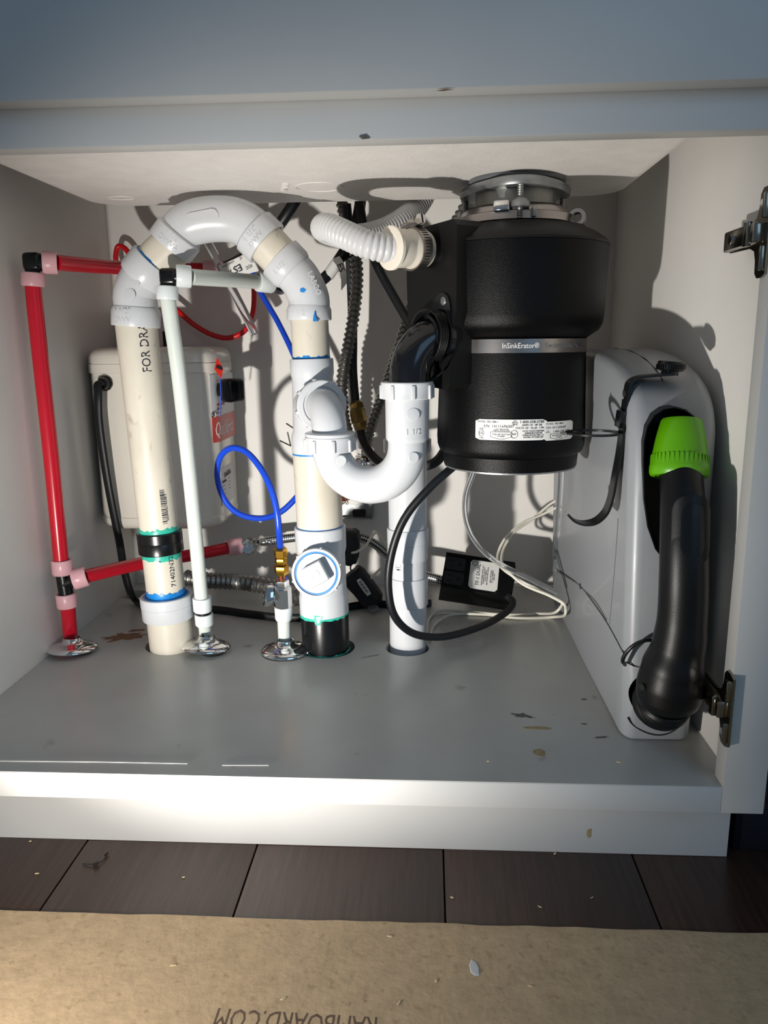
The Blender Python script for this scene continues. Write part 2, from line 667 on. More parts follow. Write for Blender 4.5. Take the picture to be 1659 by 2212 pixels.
part('drawer_front', bm, 'paint', cab)
# worn edge of the deck laminate along the front
bm = NB()
prism(bm, [(-0.4308, 0.0184, 0.0002), (-0.3036, 0.0210, 0.0002), (-0.2195, 0.0194, 0.0002), (-0.3028, 0.0190, 0.0002), (-0.4295, 0.0162, 0.0002)], (0, 0, 0.0003))
part('chipped_edge', bm, 'foil', cab)
bm = NB()
prism(bm, [(-0.1858, 0.0188, 0.0002), (-0.1415, 0.0194, 0.0002), (-0.1855, 0.0177, 0.0002)], (0, 0, 0.0003))
part('chipped_edge', bm, 'foil', cab)


def blot(cx, cy, w, h, m, name, seed, rot=0.0, n=22, rough=0.3):
    r = random.Random(seed)
    bm = NB()
    pts = []
    for k in range(n):
        a = 2 * math.pi * k / n
        q = 1 - rough * r.random()
        x, y = w * q * math.cos(a), h * q * math.sin(a)
        pts.append((cx + x * math.cos(rot) - y * math.sin(rot), cy + x * math.sin(rot) + y * math.cos(rot), 0.0002))
    prism(bm, pts, (0, 0, 0.0002))
    part(name, bm, m, cab)


def at0(t):
    return t[0], t[1]


blot(*at0((-0.4072, 0.3381, 0.0000)), 0.034, 0.017, 'rust', 'rust_stain', 1, 0.35, 30, 0.55)
blot(*at0((-0.3983, 0.3627, 0.0000)), 0.014, 0.006, 'rust', 'rust_stain', 2, 0.2, 20, 0.5)
blot(*at0((0.1215, 0.1015, 0.0000)), 0.0165, 0.0035, 'dirt', 'glue_stain', 3, 0.0, 24, 0.2)
blot(*at0((0.1170, 0.0527, 0.0000)), 0.0065, 0.0075, 'dirt', 'glue_stain', 4, 0.2, 24, 0.15)
blot(*at0((0.1105, 0.1284, 0.0000)), 0.016, 0.006, 'grime', 'glue_stain', 5, -0.3, 24, 0.6)
blot(*at0((0.1827, 0.1690, 0.0000)), 0.005, 0.002, 'grime', 'dirt_speck', 6, 0, 14, 0.5)
blot(*at0((0.1716, 0.1122, 0.0000)), 0.004, 0.0015, 'grime', 'dirt_speck', 7, 0, 14, 0.5)
blot(*at0((0.1828, 0.0847, 0.0000)), 0.010, 0.0022, 'grime', 'dirt_speck', 8, 0.2, 14, 0.6)
blot(*at0((-0.0642, 0.2817, 0.0000)), 0.016, 0.0012, 'grime', 'scuff', 9, 0.5, 18, 0.7)
blot(*at0((-0.3226, 0.2858, 0.0000)), 0.014, 0.0022, 'rust', 'rust_stain', 10, 0.1, 18, 0.5)
bm = NB()
prism(bm, [(0.1692, 0.0628, -0.0894), (0.1728, 0.0628, -0.0883), (0.1727, 0.0628, -0.0977), (0.1700, 0.0628, -0.0989), (0.1685, 0.0628, -0.0947)], (0, -0.0003, 0))
part('paint_chip', bm, 'dirt', cab)
bm = NB()
prism(bm, [(0.0143, -0.0206, 0.5679), (0.0210, -0.0206, 0.5688), (0.0270, -0.0206, 0.5683), (0.0223, -0.0206, 0.5679), (0.0196, -0.0206, 0.5675)], (0, -0.0004, 0))
part('paint_chip', bm, 'rust', cab)
bm = NB()
prism(bm, [(-0.0442, -0.0004, 0.5438), (-0.0389, -0.0004, 0.5447), (-0.0358, -0.0004, 0.5420), (-0.0415, -0.0004, 0.5415)], (0, -0.0004, 0))
part('scuff', bm, 'grime', cab)

# counter slab above (behind the drawer front)
bm = NB()
boxab(bm, (-0.62, -0.03, 0.737), (0.6, 0.05, 0.767))
boxab(bm, (-0.62, 0.395, 0.737), (0.6, 0.60, 0.767))
boxab(bm, (-0.62, 0.05, 0.737), (-0.40, 0.395, 0.767))
boxab(bm, (0.235, 0.05, 0.737), (0.6, 0.395, 0.767))
single('countertop', bm, 'counter', 'pale stone countertop above the cabinet with a cut out for the sink', 'countertop')

# dark appliance to the right of the cabinet
dw = thing('dishwasher', 'dark navy black dishwasher front right of the cabinet', 'dishwasher', (0.62, 0.2, -ZT))
bm = NB()
boxab(bm, (0.318, 0.018, -0.035), (0.92, 0.56, 0.725), 0.003)
part('door', bm, 'navy', dw)
bm = NB()
boxab(bm, (0.318, 0.075, -ZT), (0.92, 0.095, -0.036), 0.001)
part('kick_plate', bm, 'navy', dw)

# ================================================================== SINK
sink = thing('kitchen_sink', 'white fireclay sink bowl seen from below under the top rail', 'sink', (-0.083, 0.225, 0.565))


def rrect(x0, x1, y0, y1, r, z, n=8):
    out = []
    for cx, cy, a0 in ((x1 - r, y1 - r, 0), (x0 + r, y1 - r, 90), (x0 + r, y0 + r, 180), (x1 - r, y0 + r, 270)):
        for k in range(n + 1):
            a = math.radians(a0 + 90 * k / n)
            out.append((cx + r * math.cos(a), cy + r * math.sin(a), z))
    return out


bm = NB()
rows = []
for ins, z in ((0.016, 0.565), (0.008, 0.5665), (0.003, 0.571), (0.0, 0.579), (0.0, 0.737), (0.014, 0.737), (0.014, 0.592), (0.022, 0.582)):
    rows.append([bm.verts.new(p) for p in rrect(-0.421 + ins, 0.2495 - ins, 0.026 + ins, 0.409 - ins, 0.048 - ins * 0.6, z)])
for a, b in zip(rows, rows[1:]):
    for k in range(len(a)):
        bm.faces.new((a[k], a[(k + 1) % len(a)], b[(k + 1) % len(a)], b[k]))
bm.faces.new(rows[0])
bm.faces.new(rows[-1])
part('basin', bm, 'sink', sink)
for c, a_, b_ in (((-0.3628, 0.3389, 0.5649), 0.0165, 0.010), ((-0.1157, 0.2995, 0.5649), 0.027, 0.026)):
    bm = NB()
    tube(bm, [V(c) + V((a_ * math.cos(t * math.pi / 12), b_ * math.sin(t * math.pi / 12), 0)) for t in range(25)], 0.0006, 6, 2)
    part('moulded_ring', bm, 'sink', sink)
text('moulded_lettering', 'IW/U961', 0.012, (-0.1538, 0.2946, 0.5648), (0.25, -1, 0), (-1, -0.25, 0), 'sink', sink, ext=0.0004)

# ================================================================== DISPOSAL
DC = V((0.1065, 0.29, 0))
dis = thing('garbage_disposal', 'large black garbage disposal hanging under the right side of the sink', 'disposal', (0.1065, 0.29, 0.245))
bm = NB()
lathe(bm, DC, UZ, [(0.5655, 0.046), (0.5650, 0.0535), (0.5625, 0.0545), (0.5605, 0.053), (0.5595, 0.046)], 48)
part('sink_flange_gasket', bm, 'vac_dark', dis)
# triangular backup / mounting ring
bm = NB()


def tri(a, i):
    return 1.0 + 0.16 * max(0, math.cos(3 * (a - math.radians(-82)))) ** 2


def ring_plate(bm, z0, z1, rin, rout, amp, ph, seg=72):
    rr = []
    for z, r_, am in ((z0, rin, 0), (z0, rout, amp), (z0 + 0.0015, rout + 0.001, amp), (z1 - 0.0015, rout + 0.001, amp), (z1, rout, amp), (z1, rin, 0)):
        row = []
        for k in range(seg):
            a = 2 * math.pi * k / seg
            q = r_ + am * max(0, math.cos(1.5 * (((a - ph) + math.pi / 3) % (2 * math.pi / 3) - math.pi / 3))) ** 3
            row.append(bm.verts.new((DC.x + q * math.cos(a), DC.y + q * math.sin(a), z)))
        rr.append(row)
    for i in range(len(rr)):
        a, b = rr[i], rr[(i + 1) % len(rr)]
        for k in range(seg):
            bm.faces.new((a[k], a[(k + 1) % seg], b[(k + 1) % seg], b[k]))
    return bm


bm = NB()
ring_plate(bm, 0.5495, 0.5585, 0.042, 0.0535, 0.0125, math.radians(-92))
mring = part('mounting_ring', bm, 'galv', dis, 'grey cast mounting ring with three lugs')
for k in range(3):
    a = math.radians(-92 + 120 * k)
    p = DC + V((0.0640 * math.cos(a), 0.0640 * math.sin(a), 0))
    bm = NB()
    lathe(bm, p + UZ * 0.0, UZ, [(0.5155 + 0.00115 * j, 0.0030 + (0.0006 if j % 2 else 0)) for j in range(0, 31)], 12)
    part('screw', bm, 'galv', mring)
bm = NB()
lathe(bm, DC, UZ, [(0.520, 0.043), (0.5505, 0.045)], 40)
part('sleeve', bm, 'flex', dis)
bm = NB()
lathe(bm, DC, UZ, [(0.5145, 0.0625), (0.516, 0.0655), (0.524, 0.0655), (0.5255, 0.062), (0.530, 0.060), (0.534, 0.054), (0.535, 0.045)], 56)
lower = part('clamp_ring', bm, 'steel', dis, 'bright steel lower clamp ring')
for k in range(3):
    a = math.radians(-92 + 120 * k)
    p = DC + V((0.0640 * math.cos(a), 0.0640 * math.sin(a), 0.531))
    bm = NB()
    lathe(bm, p, UZ, [(-0.004, 0.0105), (0.0, 0.0105), (0.004, 0.008), (0.006, 0.004), (0.0065, 0.0032)], 20)
    part('screw_cup', bm, 'galv', lower)
bm = NB()
box(bm, DC + V((-0.021, -0.064, 0.528)), (0.017, 0.012, 0.0115), Matrix.Rotation(-0.28, 3, 'Z'), 0.0025, 3)
part('mounting_lug', bm, 'chrome', lower)
bm = NB()
box(bm, DC + V((0.0125, -0.0665, 0.522)), (0.005, 0.006, 0.011), Matrix.Rotation(0.2, 3, 'Z'), 0.0012)
part('mounting_lug', bm, 'galv', lower)
bm = NB()
lathe(bm, DC + V((0.0640, -0.028, 0.520)), (-0.35, -0.9, 0.15), [(-0.004, 0.0055), (-0.004, 0.0095), (0.004, 0.0095), (0.004, 0.0055), (-0.004, 0.0055)], 28, (False, False))
part('wrench_loop', bm, 'galv', lower)

# housings
bm = NB()
lathe(bm, DC, UZ, [(0.492, 0.1045), (0.4945, 0.1045), (0.4985, 0.101), (0.506, 0.090), (0.5115, 0.078), (0.5125, 0.0775), (0.513, 0.070), (0.5145, 0.067), (0.515, 0.03)], 72)
part('top_cap', bm, 'cap_black', dis)
bm = NB()
lathe(bm, DC, UZ, [(0.392, 0.080), (0.393, 0.083), (0.396, 0.0875), (0.402, 0.0965), (0.409, 0.1005), (0.418, 0.1018), (0.4915, 0.1045), (0.4918, 0.10)], 72)
part('upper_housing', bm, 'tex_black', dis)
bm = NB()
lathe(bm, DC, UZ, [(0.3775, 0.0833), (0.378, 0.0848), (0.3925, 0.0848), (0.393, 0.0833)], 72, (False, False))
band = part('trim_band', bm, 'steel', dis, 'brushed metal band with the maker lettering')
bm = NB()
lathe(bm, DC, UZ, [(0.2465, 0.02), (0.2465, 0.0765), (0.248, 0.0785), (0.2625, 0.0795), (0.2635, 0.0815), (0.266, 0.084), (0.272, 0.0862), (0.282, 0.0868), (0.3775, 0.0838)], 72, (True, True))
part('lower_housing', bm, 'tex_black', dis)
bm = NB()
lathe(bm, DC, UZ, [(0.2455, 0.055), (0.2455, 0.0775), (0.2485, 0.0775), (0.2485, 0.055)], 48)
part('base_plate', bm, 'galv', dis)


def on_cyl(ang, r, z):
    a = math.radians(ang)
    n = V((math.cos(a), math.sin(a), 0))
    return DC + n * r + V((0, 0, z)), V((-math.sin(a), math.cos(a), 0))


o_, u_ = on_cyl(-90, 0.0849, 0.3853)
text('lettering', 'InSinkErator\u00ae', 0.0080, o_, u_, UZ, 'etch', band, R=0.0849, xs=0.86)
o_, u_ = on_cyl(-53, 0.0849, 0.3853)
text('lettering', 'Evolution PRO 880', 0.0072, o_, u_, UZ, 'vac_dark', band, R=0.0849)

# rating label wrapped round the lower housing
RL = 0.0873
o_, u_ = on_cyl(-95.5, RL, 0.2965)
bm = NB()
patch(bm, 0.079, 0.0225, o_, u_, UZ, RL, 'u', 0.0003, 0.002, 16)
lab = part('rating_label', bm, 'label', dis, 'white rating label with serial number')
o2, u2 = on_cyl(-58.5, RL, 0.2945)
bm = NB()
patch(bm, 0.0405, 0.0205, o2, u2, UZ, RL, 'u', 0.0003, 0.002, 12, z0=0.0002)
lab2 = part('rating_label', bm, 'label', dis, 'smaller white label with the serial number again')


def ltext(s, size, x, y, parent, base, al='CENTER', xs=1.0):
    ang0, z0 = base
    a = ang0 + math.degrees(x / RL)
    p, u = on_cyl(a, RL + 0.0005, z0 + y)
    text('print', s, size, p, u, UZ, 'ink', parent, R=RL + 0.0005, ext=0.0001, align=al, xs=xs)


B1 = (-95.5, 0.2965)
ltext('MODEL  PRO 888-1', 0.0028, -0.037, 0.0085, lab, B1, 'LEFT')
ltext('S/N  14111696307', 0.0042, -0.030, 0.0038, lab, B1, 'LEFT', 1.05)
ltext('LISTED', 0.0018, -0.0325, 0.001, lab, B1)
ltext('UL', 0.0042, -0.0325, -0.004, lab, B1)
ltext('E17888', 0.0016, -0.0325, -0.0092, lab, B1)
ltext('CLASS F INSULATION\nTHERMAL PROTECTION', 0.0017, -0.0105, -0.0002, lab, B1)
ltext('PUSH RED BUTTON\nTO RESET', 0.0021, -0.0105, -0.0060, lab, B1)
ltext('FOR\nSERVICE\nUSE @', 0.0018, 0.004, 0.0078, lab, B1)
ltext('1-800-558-5700', 0.0042, 0.0225, 0.0086, lab, B1, 'CENTER', 1.0)
ltext('AMPS 7.8   HP 7/8', 0.0029, 0.0225, 0.0052, lab, B1)
ltext('VOLTS 120   Hz 60   1 PH', 0.0029, 0.0205, 0.0021, lab, B1)
ltext('FOOD WASTE DISPOSER\nINSINKERATOR DIV\nEMERSON ELECTRIC CO\nRACINE, WI 53406 USA', 0.0022, 0.0245, -0.0046, lab, B1)
ltext('NSF', 0.0026, 0.0035, -0.0045, lab, B1)
B2 = (-58.5, 0.2945)
ltext('MODEL  PRO 888-1', 0.0028, -0.018, 0.0078, lab2, B2, 'LEFT')
ltext('S/N 14111696307', 0.0037, -0.018, 0.0036, lab2, B2, 'LEFT')
ltext('FOR\nSERVICE', 0.0015, -0.0155, -0.0006, lab2, B2)
ltext('1-800-558-5700', 0.0037, 0.0025, -0.0008, lab2, B2)
ltext('PUSH RED BUTTON\nTO RESET', 0.0021, -0.001, -0.0062, lab2, B2)


def outline_on(parent, base, x, y, w, h, pts):
    bm = NB()
    P_ = []
    for px_, py_ in pts:
        a = base[0] + math.degrees((x + px_ * w) / RL)
        P_.append(on_cyl(a, RL + 0.0006, base[1] + y + py_ * h)[0])
    tube(bm, P_ + [P_[0]], 0.00022, 5, 1)
    part('print_border', bm, 'ink', parent)


shield = [(-.5, .5), (-.25, .5), (0, .5), (.25, .5), (.5, .5), (.5, -.2), (.15, -.5), (-.15, -.5), (-.5, -.2)]
circ = [(0.5 * math.cos(t * math.pi / 10), 0.5 * math.sin(t * math.pi / 10)) for t in range(20)]
outline_on(lab, B1, -0.0105, -0.0060, 0.023, 0.0075, shield)
outline_on(lab2, B2, -0.001, -0.0062, 0.023, 0.0062, shield)
outline_on(lab, B1, -0.0325, -0.004, 0.006, 0.0072, circ)
outline_on(lab, B1, 0.0035, -0.0045, 0.0075, 0.0085, circ)

# side panel with the two ports
PN = V((-0.8, -0.6, 0))
PT = V((0.6, -0.8, 0))


def pan(d, t, z):
    return DC + PN * d + PT * t + V((0, 0, z))


bm = NB()
prism(bm, [pan(0.062, t * 0.99 + 0.0 - 0.0, z) for t, z in ((-0.052, 0.36), (-0.046, 0.345), (0.010, 0.340), (0.019, 0.340), (0.024, 0.345), (0.024, 0.392),
                                         (0.027, 0.404), (0.034, 0.420), (0.034, 0.507), (0.028, 0.513), (-0.030, 0.511), (-0.050, 0.500), (-0.056, 0.47))], PN * 0.049)
bev_all(bm, 0.005, 3)
part('side_panel', bm, 'cap_black', dis)
bm = NB()
lathe(bm, pan(0.100, -0.012, 0.487), PN, [(0, 0.019), (0.016, 0.019), (0.016, 0.0165), (0.030, 0.0165)], 32)
part('inlet_port', bm, 'abs', dis)
bm = NB()
PD = pan(0.107, 0.0, 0.3965)
fl_pts = []
for k in range(40):
    a = 2 * math.pi * k / 40
    r = 0.030 + 0.017 * max(0, math.cos(2 * (a - math.radians(70)))) ** 2
    fl_pts.append(PD + PT * (r * math.cos(a)) + UZ * (r * math.sin(a)))
prism(bm, fl_pts, PN * 0.006)
bev_all(bm, 0.0015)
fo = part('outlet_flange', bm, 'gloss_black', dis, 'glossy black oval outlet flange with a spring clip')
bm = NB()
lathe(bm, PD + PT * 0.015 + UZ * 0.036 + PN * 0.005, PN, [(0, 0.0045), (0.002, 0.0045), (0.003, 0.003), (0.003, 0.001)], 16)
part('screw', bm, 'galv', fo)
bm = NB()
for k in range(5):
    pts = arc(PD + PN * (0.010 + k * 0.0022), PT, UZ, 0.0275, -150, 150, 30)
    tube(bm, pts, 0.0011, 6, 2)
part('spring_clip', bm, 'abs', fo)
bm = NB()
tube(bm, [PD + PN * 0.009 + PT * 0.018 + UZ * -0.022, PD + PN * 0.016 + PT * 0.030 + UZ * -0.026, PD + PN * 0.014 + PT * 0.024 + UZ * -0.036, PD + PN * 0.012 + PT * 0.008 + UZ * -0.044], 0.0012, 6)
part('spring_tail', bm, 'abs', fo)

# discharge elbow
EB = V((-0.0106, 0.2090, 0.3460))
el = thing('discharge_elbow', 'black plastic elbow pipe from the disposal down into the white trap nut', 'pipe', EB)
e0 = PD + PN * 0.008
bm = NB()
top = V((EB.x, EB.y, PD.z))
hx = (top - e0)
hx.z = 0
pts = [e0]
Rb = 0.040
cen = top - hx.normalized() * Rb - UZ * Rb
pts += arc(cen, UZ, hx.normalized(), Rb, 0, 90, 12)
pts += [V((EB.x, EB.y, EB.z - 0.012))]
sweep(bm, resample(pts, 0.004), 0.0222, 32)
part('elbow_pipe', bm, 'gloss_black', el)
bm = NB()
lathe(bm, e0, hx, [(-0.004, 0.0235), (0.006, 0.0235), (0.008, 0.0225)], 32)
part('collar', bm, 'abs', el)

# ================================================================== HOSE, CUFF, CLAMP
hs = thing('drain_hose', 'ribbed white dishwasher drain hose looping left from the disposal', 'hose', (-0.0720, 0.2200, 0.5006))
IN0 = pan(0.118, -0.012, 0.487)
cuff_end = V((-0.0308, 0.1970, 0.4851))
ax = cuff_end - IN0
L_ = ax.length
ax.normalize()
bm = NB()
lathe(bm, IN0, ax, [(0.0, 0.0185), (0.003, 0.0195), (L_ * 0.42, 0.0205), (L_ * 0.52, 0.0185), (L_ * 0.56, 0.0185), (L_ * 0.62, 0.0195), (L_ * 0.9, 0.0195),
                    (L_ * 0.93, 0.022), (L_ * 1.0, 0.022), (L_ * 1.02, 0.020), (L_ * 1.02, 0.010)], 36)
part('rubber_cuff', bm, 'cuff', hs, 'cream rubber cuff')
bm = NB()
ribbed(bm, [cuff_end - ax * 0.012, (-0.0384, 0.1960, 0.4855), (-0.0553, 0.1940, 0.4892), (-0.0777, 0.2050, 0.5001), (-0.0960, 0.2250, 0.5100), (-0.1063, 0.2550, 0.5144), (-0.1031, 0.2950, 0.5149), (-0.0820, 0.3250, 0.5133),
            (-0.0538, 0.3600, 0.5222), (-0.0281, 0.3900, 0.5384), (-0.0035, 0.4320, 0.5669), (0.0115, 0.4500, 0.5954)], 0.0148, 0.0016, 0.0053, 20, 0.6)
part('corrugated_hose', bm, 'hose', hs)
cl = thing('hose_clamp', 'slotted steel worm drive hose clamp round the hose cuff at the disposal', 'clamp', IN0 + ax * 0.012)
bm = NB()
lathe(bm, IN0 + ax * 0.008, ax, [(0.0, 0.0208), (0, 0.0224), (0.0125, 0.0224), (0.0125, 0.0208), (0, 0.0208)], 48, (False, False))
bd = part('band', bm, 'steel', cl)
u_, v_, n_ = frame_from(ax)
bm = NB()
for k in range(44):
    a = 2 * math.pi * k / 44
    rd = u_ * math.cos(a) + v_ * math.sin(a)
    tg = u_ * -math.sin(a) + v_ * math.cos(a)
    rot = Matrix((tg, ax, rd)).transposed()
    box(bm, IN0 + ax * 0.0142 + rd * 0.02235, (0.0011, 0.0075, 0.0006), rot)
part('slots', bm, 'hole', bd, kind='stuff')
tp = IN0 + ax * 0.014 + UZ * 0.0265
bm = NB()
box(bm, tp - UZ * 0.0012, (0.013, 0.013, 0.008), Matrix.Rotation(-0.5, 3, 'Z'), 0.002)
part('screw_housing', bm, 'steel', cl)
bm = NB()
sd = V((0.62, -0.70, 0.2)).normalized()
hexa(bm, tp, sd, 0.0058, 0.003, 0.0125)
hx_ = part('screw_head', bm, 'chrome', cl)
bm = NB()
box(bm, tp + sd * 0.0125, (0.0014, 0.0012, 0.009), sd.to_track_quat('Y', 'Z').to_matrix())
part('slot', bm, 'hole', hx_)
bm = NB()
lathe(bm, tp, sd, [(-0.018, 0.0042), (-0.002, 0.0046)], 14)
part('screw_thread', bm, 'steel', cl)


# ================================================================== LEFT VENT LOOP

def zof(t):
    return t[2]


lp = thing('drain_pipe', 'white and cream PVC drain pipe arching from the left upright over to the centre stack', 'pipe', (-0.2316, 0.3080, 0.0003))
LX = -0.3335
base = V((-0.3295, 0.306, 0))
topc = V((-0.3442, 0.3060, 0.4156))
axl = topc - V((base.x, 0.306, 0))
axl.normalize()



ZL = {'coupT': zof((-0.3303, 0.3060, 0.0726)), 'coupB': zof((-0.3295, 0.3060, 0.0414)), 'blkT': zof((-0.3338, 0.3060, 0.1578)), 'blkB': zof((-0.3322, 0.3060, 0.1302)),
      'hubB': zof((-0.3442, 0.3060, 0.4162)), 'hubT': zof((-0.3426, 0.3060, 0.4351)), 'mid': zof((-0.3294, 0.3060, 0.0593))}


def lpt(z):
    return base + axl * (z / axl.z)


bm = NB()
lathe(bm, lpt(-0.114), axl, [(0, 0.0285), (0.114 + ZL['coupB'] + 0.01, 0.0285)], 40)
part('base_pipe', bm, 'cream', lp)
bm = NB()
h0, h1, hm = ZL['coupB'], ZL['coupT'], ZL['mid']
lathe(bm, lpt(h0), axl, [(0, 0.0290), (0, 0.0325), (0.001, 0.0332), (hm - h0 - .0004, 0.0332), (hm - h0 - 0.0002, 0.0328), (hm - h0 + .0002, 0.0336), (h1 - h0 - 0.001, 0.0336), (h1 - h0, 0.0328), (h1 - h0, 0.0290), (h1 - h0 - 0.003, 0.0288), (h1 - h0 - 0.003, 0.02)], 48)
cpl = part('coupling', bm, 'pvc', lp, 'wide white coupling near the cabinet floor')
bm = NB()
lathe(bm, lpt(h1 - 0.004), axl, [(0, 0.0288), (0.0045, 0.0288), (0.0047, 0.0262), (0.002, 0.0246)], 48)
part('cement_ring', bm, 'cement', cpl, 'blue cement ring')
bm = NB()
lathe(bm, lpt(h1 - 0.004), axl, [(0, 0.0246), (ZL['blkB'] - h1 + 0.012, 0.0246)], 40)
low = part('pipe', bm, 'cream', lp, 'short cream pipe with teal and blue primer')
bm = NB()
lathe(bm, lpt(h1), axl, [(0, 0.0247), (0.0005, 0.0250), (0.007, 0.0249), (0.0075, 0.0247)], 48, (False, False), {3: 0.003})
part('cement_smear', bm, 'cement', low)
bm = NB()
lathe(bm, lpt(ZL['blkB'] - 0.006), axl, [(0, 0.0247), (0.001, 0.0249), (0.006, 0.0249)], 48, (False, False), {0: 0.003, 1: 0.001})
part('primer_smear', bm, 'teal', low)
bm = NB()
b0, b1 = ZL['blkB'], ZL['blkT']
lathe(bm, lpt(b0), axl, [(0, 0.025), (0, 0.0275), (0.001, 0.0283), (0.0145, 0.0283), (0.015, 0.0280), (0.0155, 0.0284), (b1 - b0 - 0.001, 0.0284), (b1 - b0, 0.0275), (b1 - b0, 0.0255), (b1 - b0 - 0.003, 0.0252), (b1 - b0 - 0.003, 0.02)], 48)
part('black_coupling', bm, 'abs', lp, 'shiny black coupling')
bm = NB()
lathe(bm, lpt(b1 - 0.008), axl, [(0, 0.0247), (ZL['hubB'] - b1 + 0.02, 0.0247)], 40)
long = part('pipe', bm, 'cream', lp, 'long cream upright pipe with printed lettering')
bm = NB()
lathe(bm, lpt(b1 - 0.003), axl, [(0, 0.0248), (0.001, 0.0251), (0.008, 0.0250), (0.009, 0.0248)], 48, (False, False), {3: 0.003, 2: 0.001})
part('primer_smear', bm, 'teal', long)


def pipe_print(s, size, px_ang, z, parent, m='ink', xs=1.0, r=0.0249, base_f=lpt, axis=axl):
    """lettering running up the pipe, at an angle round the pipe measured from the right"""
    a = math.radians(px_ang)
    n = V((math.cos(a), math.sin(a), 0))
    t = V((-math.sin(a), math.cos(a), 0))
    o = base_f(z) + n * r
    text('print', s, size, o, axis, -t, m, parent, R=r, along='v', ext=0.0001, xs=xs)


pipe_print('FOR DRA', 0.0155, -52, zof((-0.3177, 0.2800, 0.3870)), long, xs=0.88)
pipe_print('71402N32', 0.0088, -44, zof((-0.3074, 0.2850, 0.1093)), low, xs=1.1)
pipe_print('202494020192048 3', 0.0036, -40, zof((-0.3087, 0.2850, 0.1921)), long, xs=1.15)
bm = NB()
r_ = random.Random(3)
zz = zof((-0.3136, 0.2850, 0.1720))
a = math.radians(-50)
nn = V((math.cos(a), math.sin(a), 0))
tt = V((-math.sin(a), math.cos(a), 0))
zt = 0.0
while zt < 0.043:
    wdt = r_.choice((0.0004, 0.0004, 0.0008, 0.0012))
    rot = Matrix((tt, nn, UZ)).transposed()
    box(bm, lpt(zz + zt) + nn * 0.0248, (0.0058, 0.0003, wdt), rot)
    zt += wdt + r_.choice((0.0005, 0.0009, 0.0012))
part('barcode', bm, 'ink', long)


def hubtext(s, size, o, axis, r, ang_dir, parent, m='pvc'):
    """raised lettering on a hub: o point on the axis, ang_dir direction the text faces"""
    ax_ = V(axis).normalized()
    n = V(ang_dir)
    n = (n - ax_ * n.dot(ax_)).normalized()
    u = ax_.cross(n).normalized()
    if u.x < 0:
        u = -u
    v = n.cross(u)
    text('moulded_lettering', s, size, V(o) + n * r, u, v, m, parent, R=r, ext=0.0004)


# left 45 degree elbow
mL = V((-0.3159, 0.3060, 0.4869))
dL = V((0.70, 0, 0.714)).normalized()
hL0, hL1 = V((-0.3444, 0.3060, 0.4134)), V((-0.3426, 0.3060, 0.4351))
bm = NB()
lathe(bm, hL0, hL1 - hL0, [(0.002, 0.0250), (-0.001, 0.0253), (-0.001, 0.0285), (0.0, 0.0290), ((hL1 - hL0).length - 0.005, 0.0290), ((hL1 - hL0).length, 0.0268), ((hL1 - hL0).length + .002, 0.020)], 48)
elL = part('elbow_hub', bm, 'pvc', lp)
bm = NB()
sweep(bm, resample(spline([hL1 - UZ * 0.004, hL1 + UZ * 0.014, (-0.3384, 0.3060, 0.4586), (-0.3282, 0.3060, 0.4734), mL - dL * 0.006], 8), 0.003), 0.0258, 40)
eb_ = part('elbow', bm, 'pvc', lp)
bm = NB()
hub(bm, mL - dL * 0.028, dL, 0.0246, 0.0288, 0, 0.028)
part('elbow_hub', bm, 'pvc', lp)
for q in ((-0.3331, 0.2796, 0.4624), (-0.3395, 0.2802, 0.4486)):
    bm = NB()
    lathe(bm, V(q), V((-0.1, -1, 0.05)), [(0, 0.0072), (0.0005, 0.0070), (0.0006, 0.0064)], 24)
    part('moulded_disc', bm, 'pvc', eb_)
hubtext('1 1/2"\nDWV', 0.0095, (hL0 + hL1) / 2, UZ, 0.0290, (-0.25, -1, 0), elL)

aL0, aL1 = V((-0.2963, 0.3060, 0.5033)), V((-0.2824, 0.3060, 0.5191))
aR0, aR1 = V((-0.1801, 0.3060, 0.5049)), V((-0.1963, 0.3060, 0.5206))
bm = NB()
lathe(bm, mL - dL * 0.01, aL0 - mL, [(0, 0.0246), ((aL0 - mL).length + 0.02, 0.0246)], 36)
part('pipe', bm, 'cream', lp, 'short slanted cream pipe left of the arch')
bm = NB()
lathe(bm, mL - dL * 0.003, dL, [(0, 0.0247), (0.0005, 0.0252), (0.004, 0.0251), (0.005, 0.0247)], 40, (False, False), {3: 0.001})
part('cement_smear', bm, 'cement', lp)
bm = NB()
la = (aL1 - aL0).length
lathe(bm, aL0, aL1 - aL0, [(0.003, 0.0248), (0, 0.0250), (0, 0.0283), (0.001, 0.0288), (la - 0.002, 0.0288), (la, 0.027), (la + 0.002, 0.02)], 48)
ah = part('arch_hub', bm, 'pvc', lp)
hubtext('1 1/2"\nDWVA', 0.0085, (aL0 + aL1) / 2, aL1 - aL0, 0.0288, (0.1, -1, -0.1), ah)
bm = NB()
la = (aR1 - aR0).length
lathe(bm, aR0, aR1 - aR0, [(0.003, 0.0248), (0, 0.0250), (0, 0.0283), (0.001, 0.0288), (la - 0.002, 0.0288), (la, 0.027), (la + 0.002, 0.02)], 48)
ah = part('arch_hub', bm, 'pvc', lp)
hubtext('1 1/2"\nDWV', 0.0090, (aR0 + aR1) / 2, aR1 - aR0, 0.0288, (-0.1, -1, -0.1), ah)
bm = NB()
sweep(bm, resample(spline([aL1 - (aL1 - aL0) * 0.1, (-0.2753, 0.3060, 0.5257), (-0.2595, 0.3060, 0.5316), (-0.2384, 0.3060, 0.5337), (-0.2177, 0.3060, 0.5318), (-0.2027, 0.3060, 0.5254), aR1 - (aR1 - aR0) * 0.1], 10), 0.003), 0.0257, 40)
ar = part('arch', bm, 'pvc', lp, 'glossy white arch fitting at the top')
bm = NB()
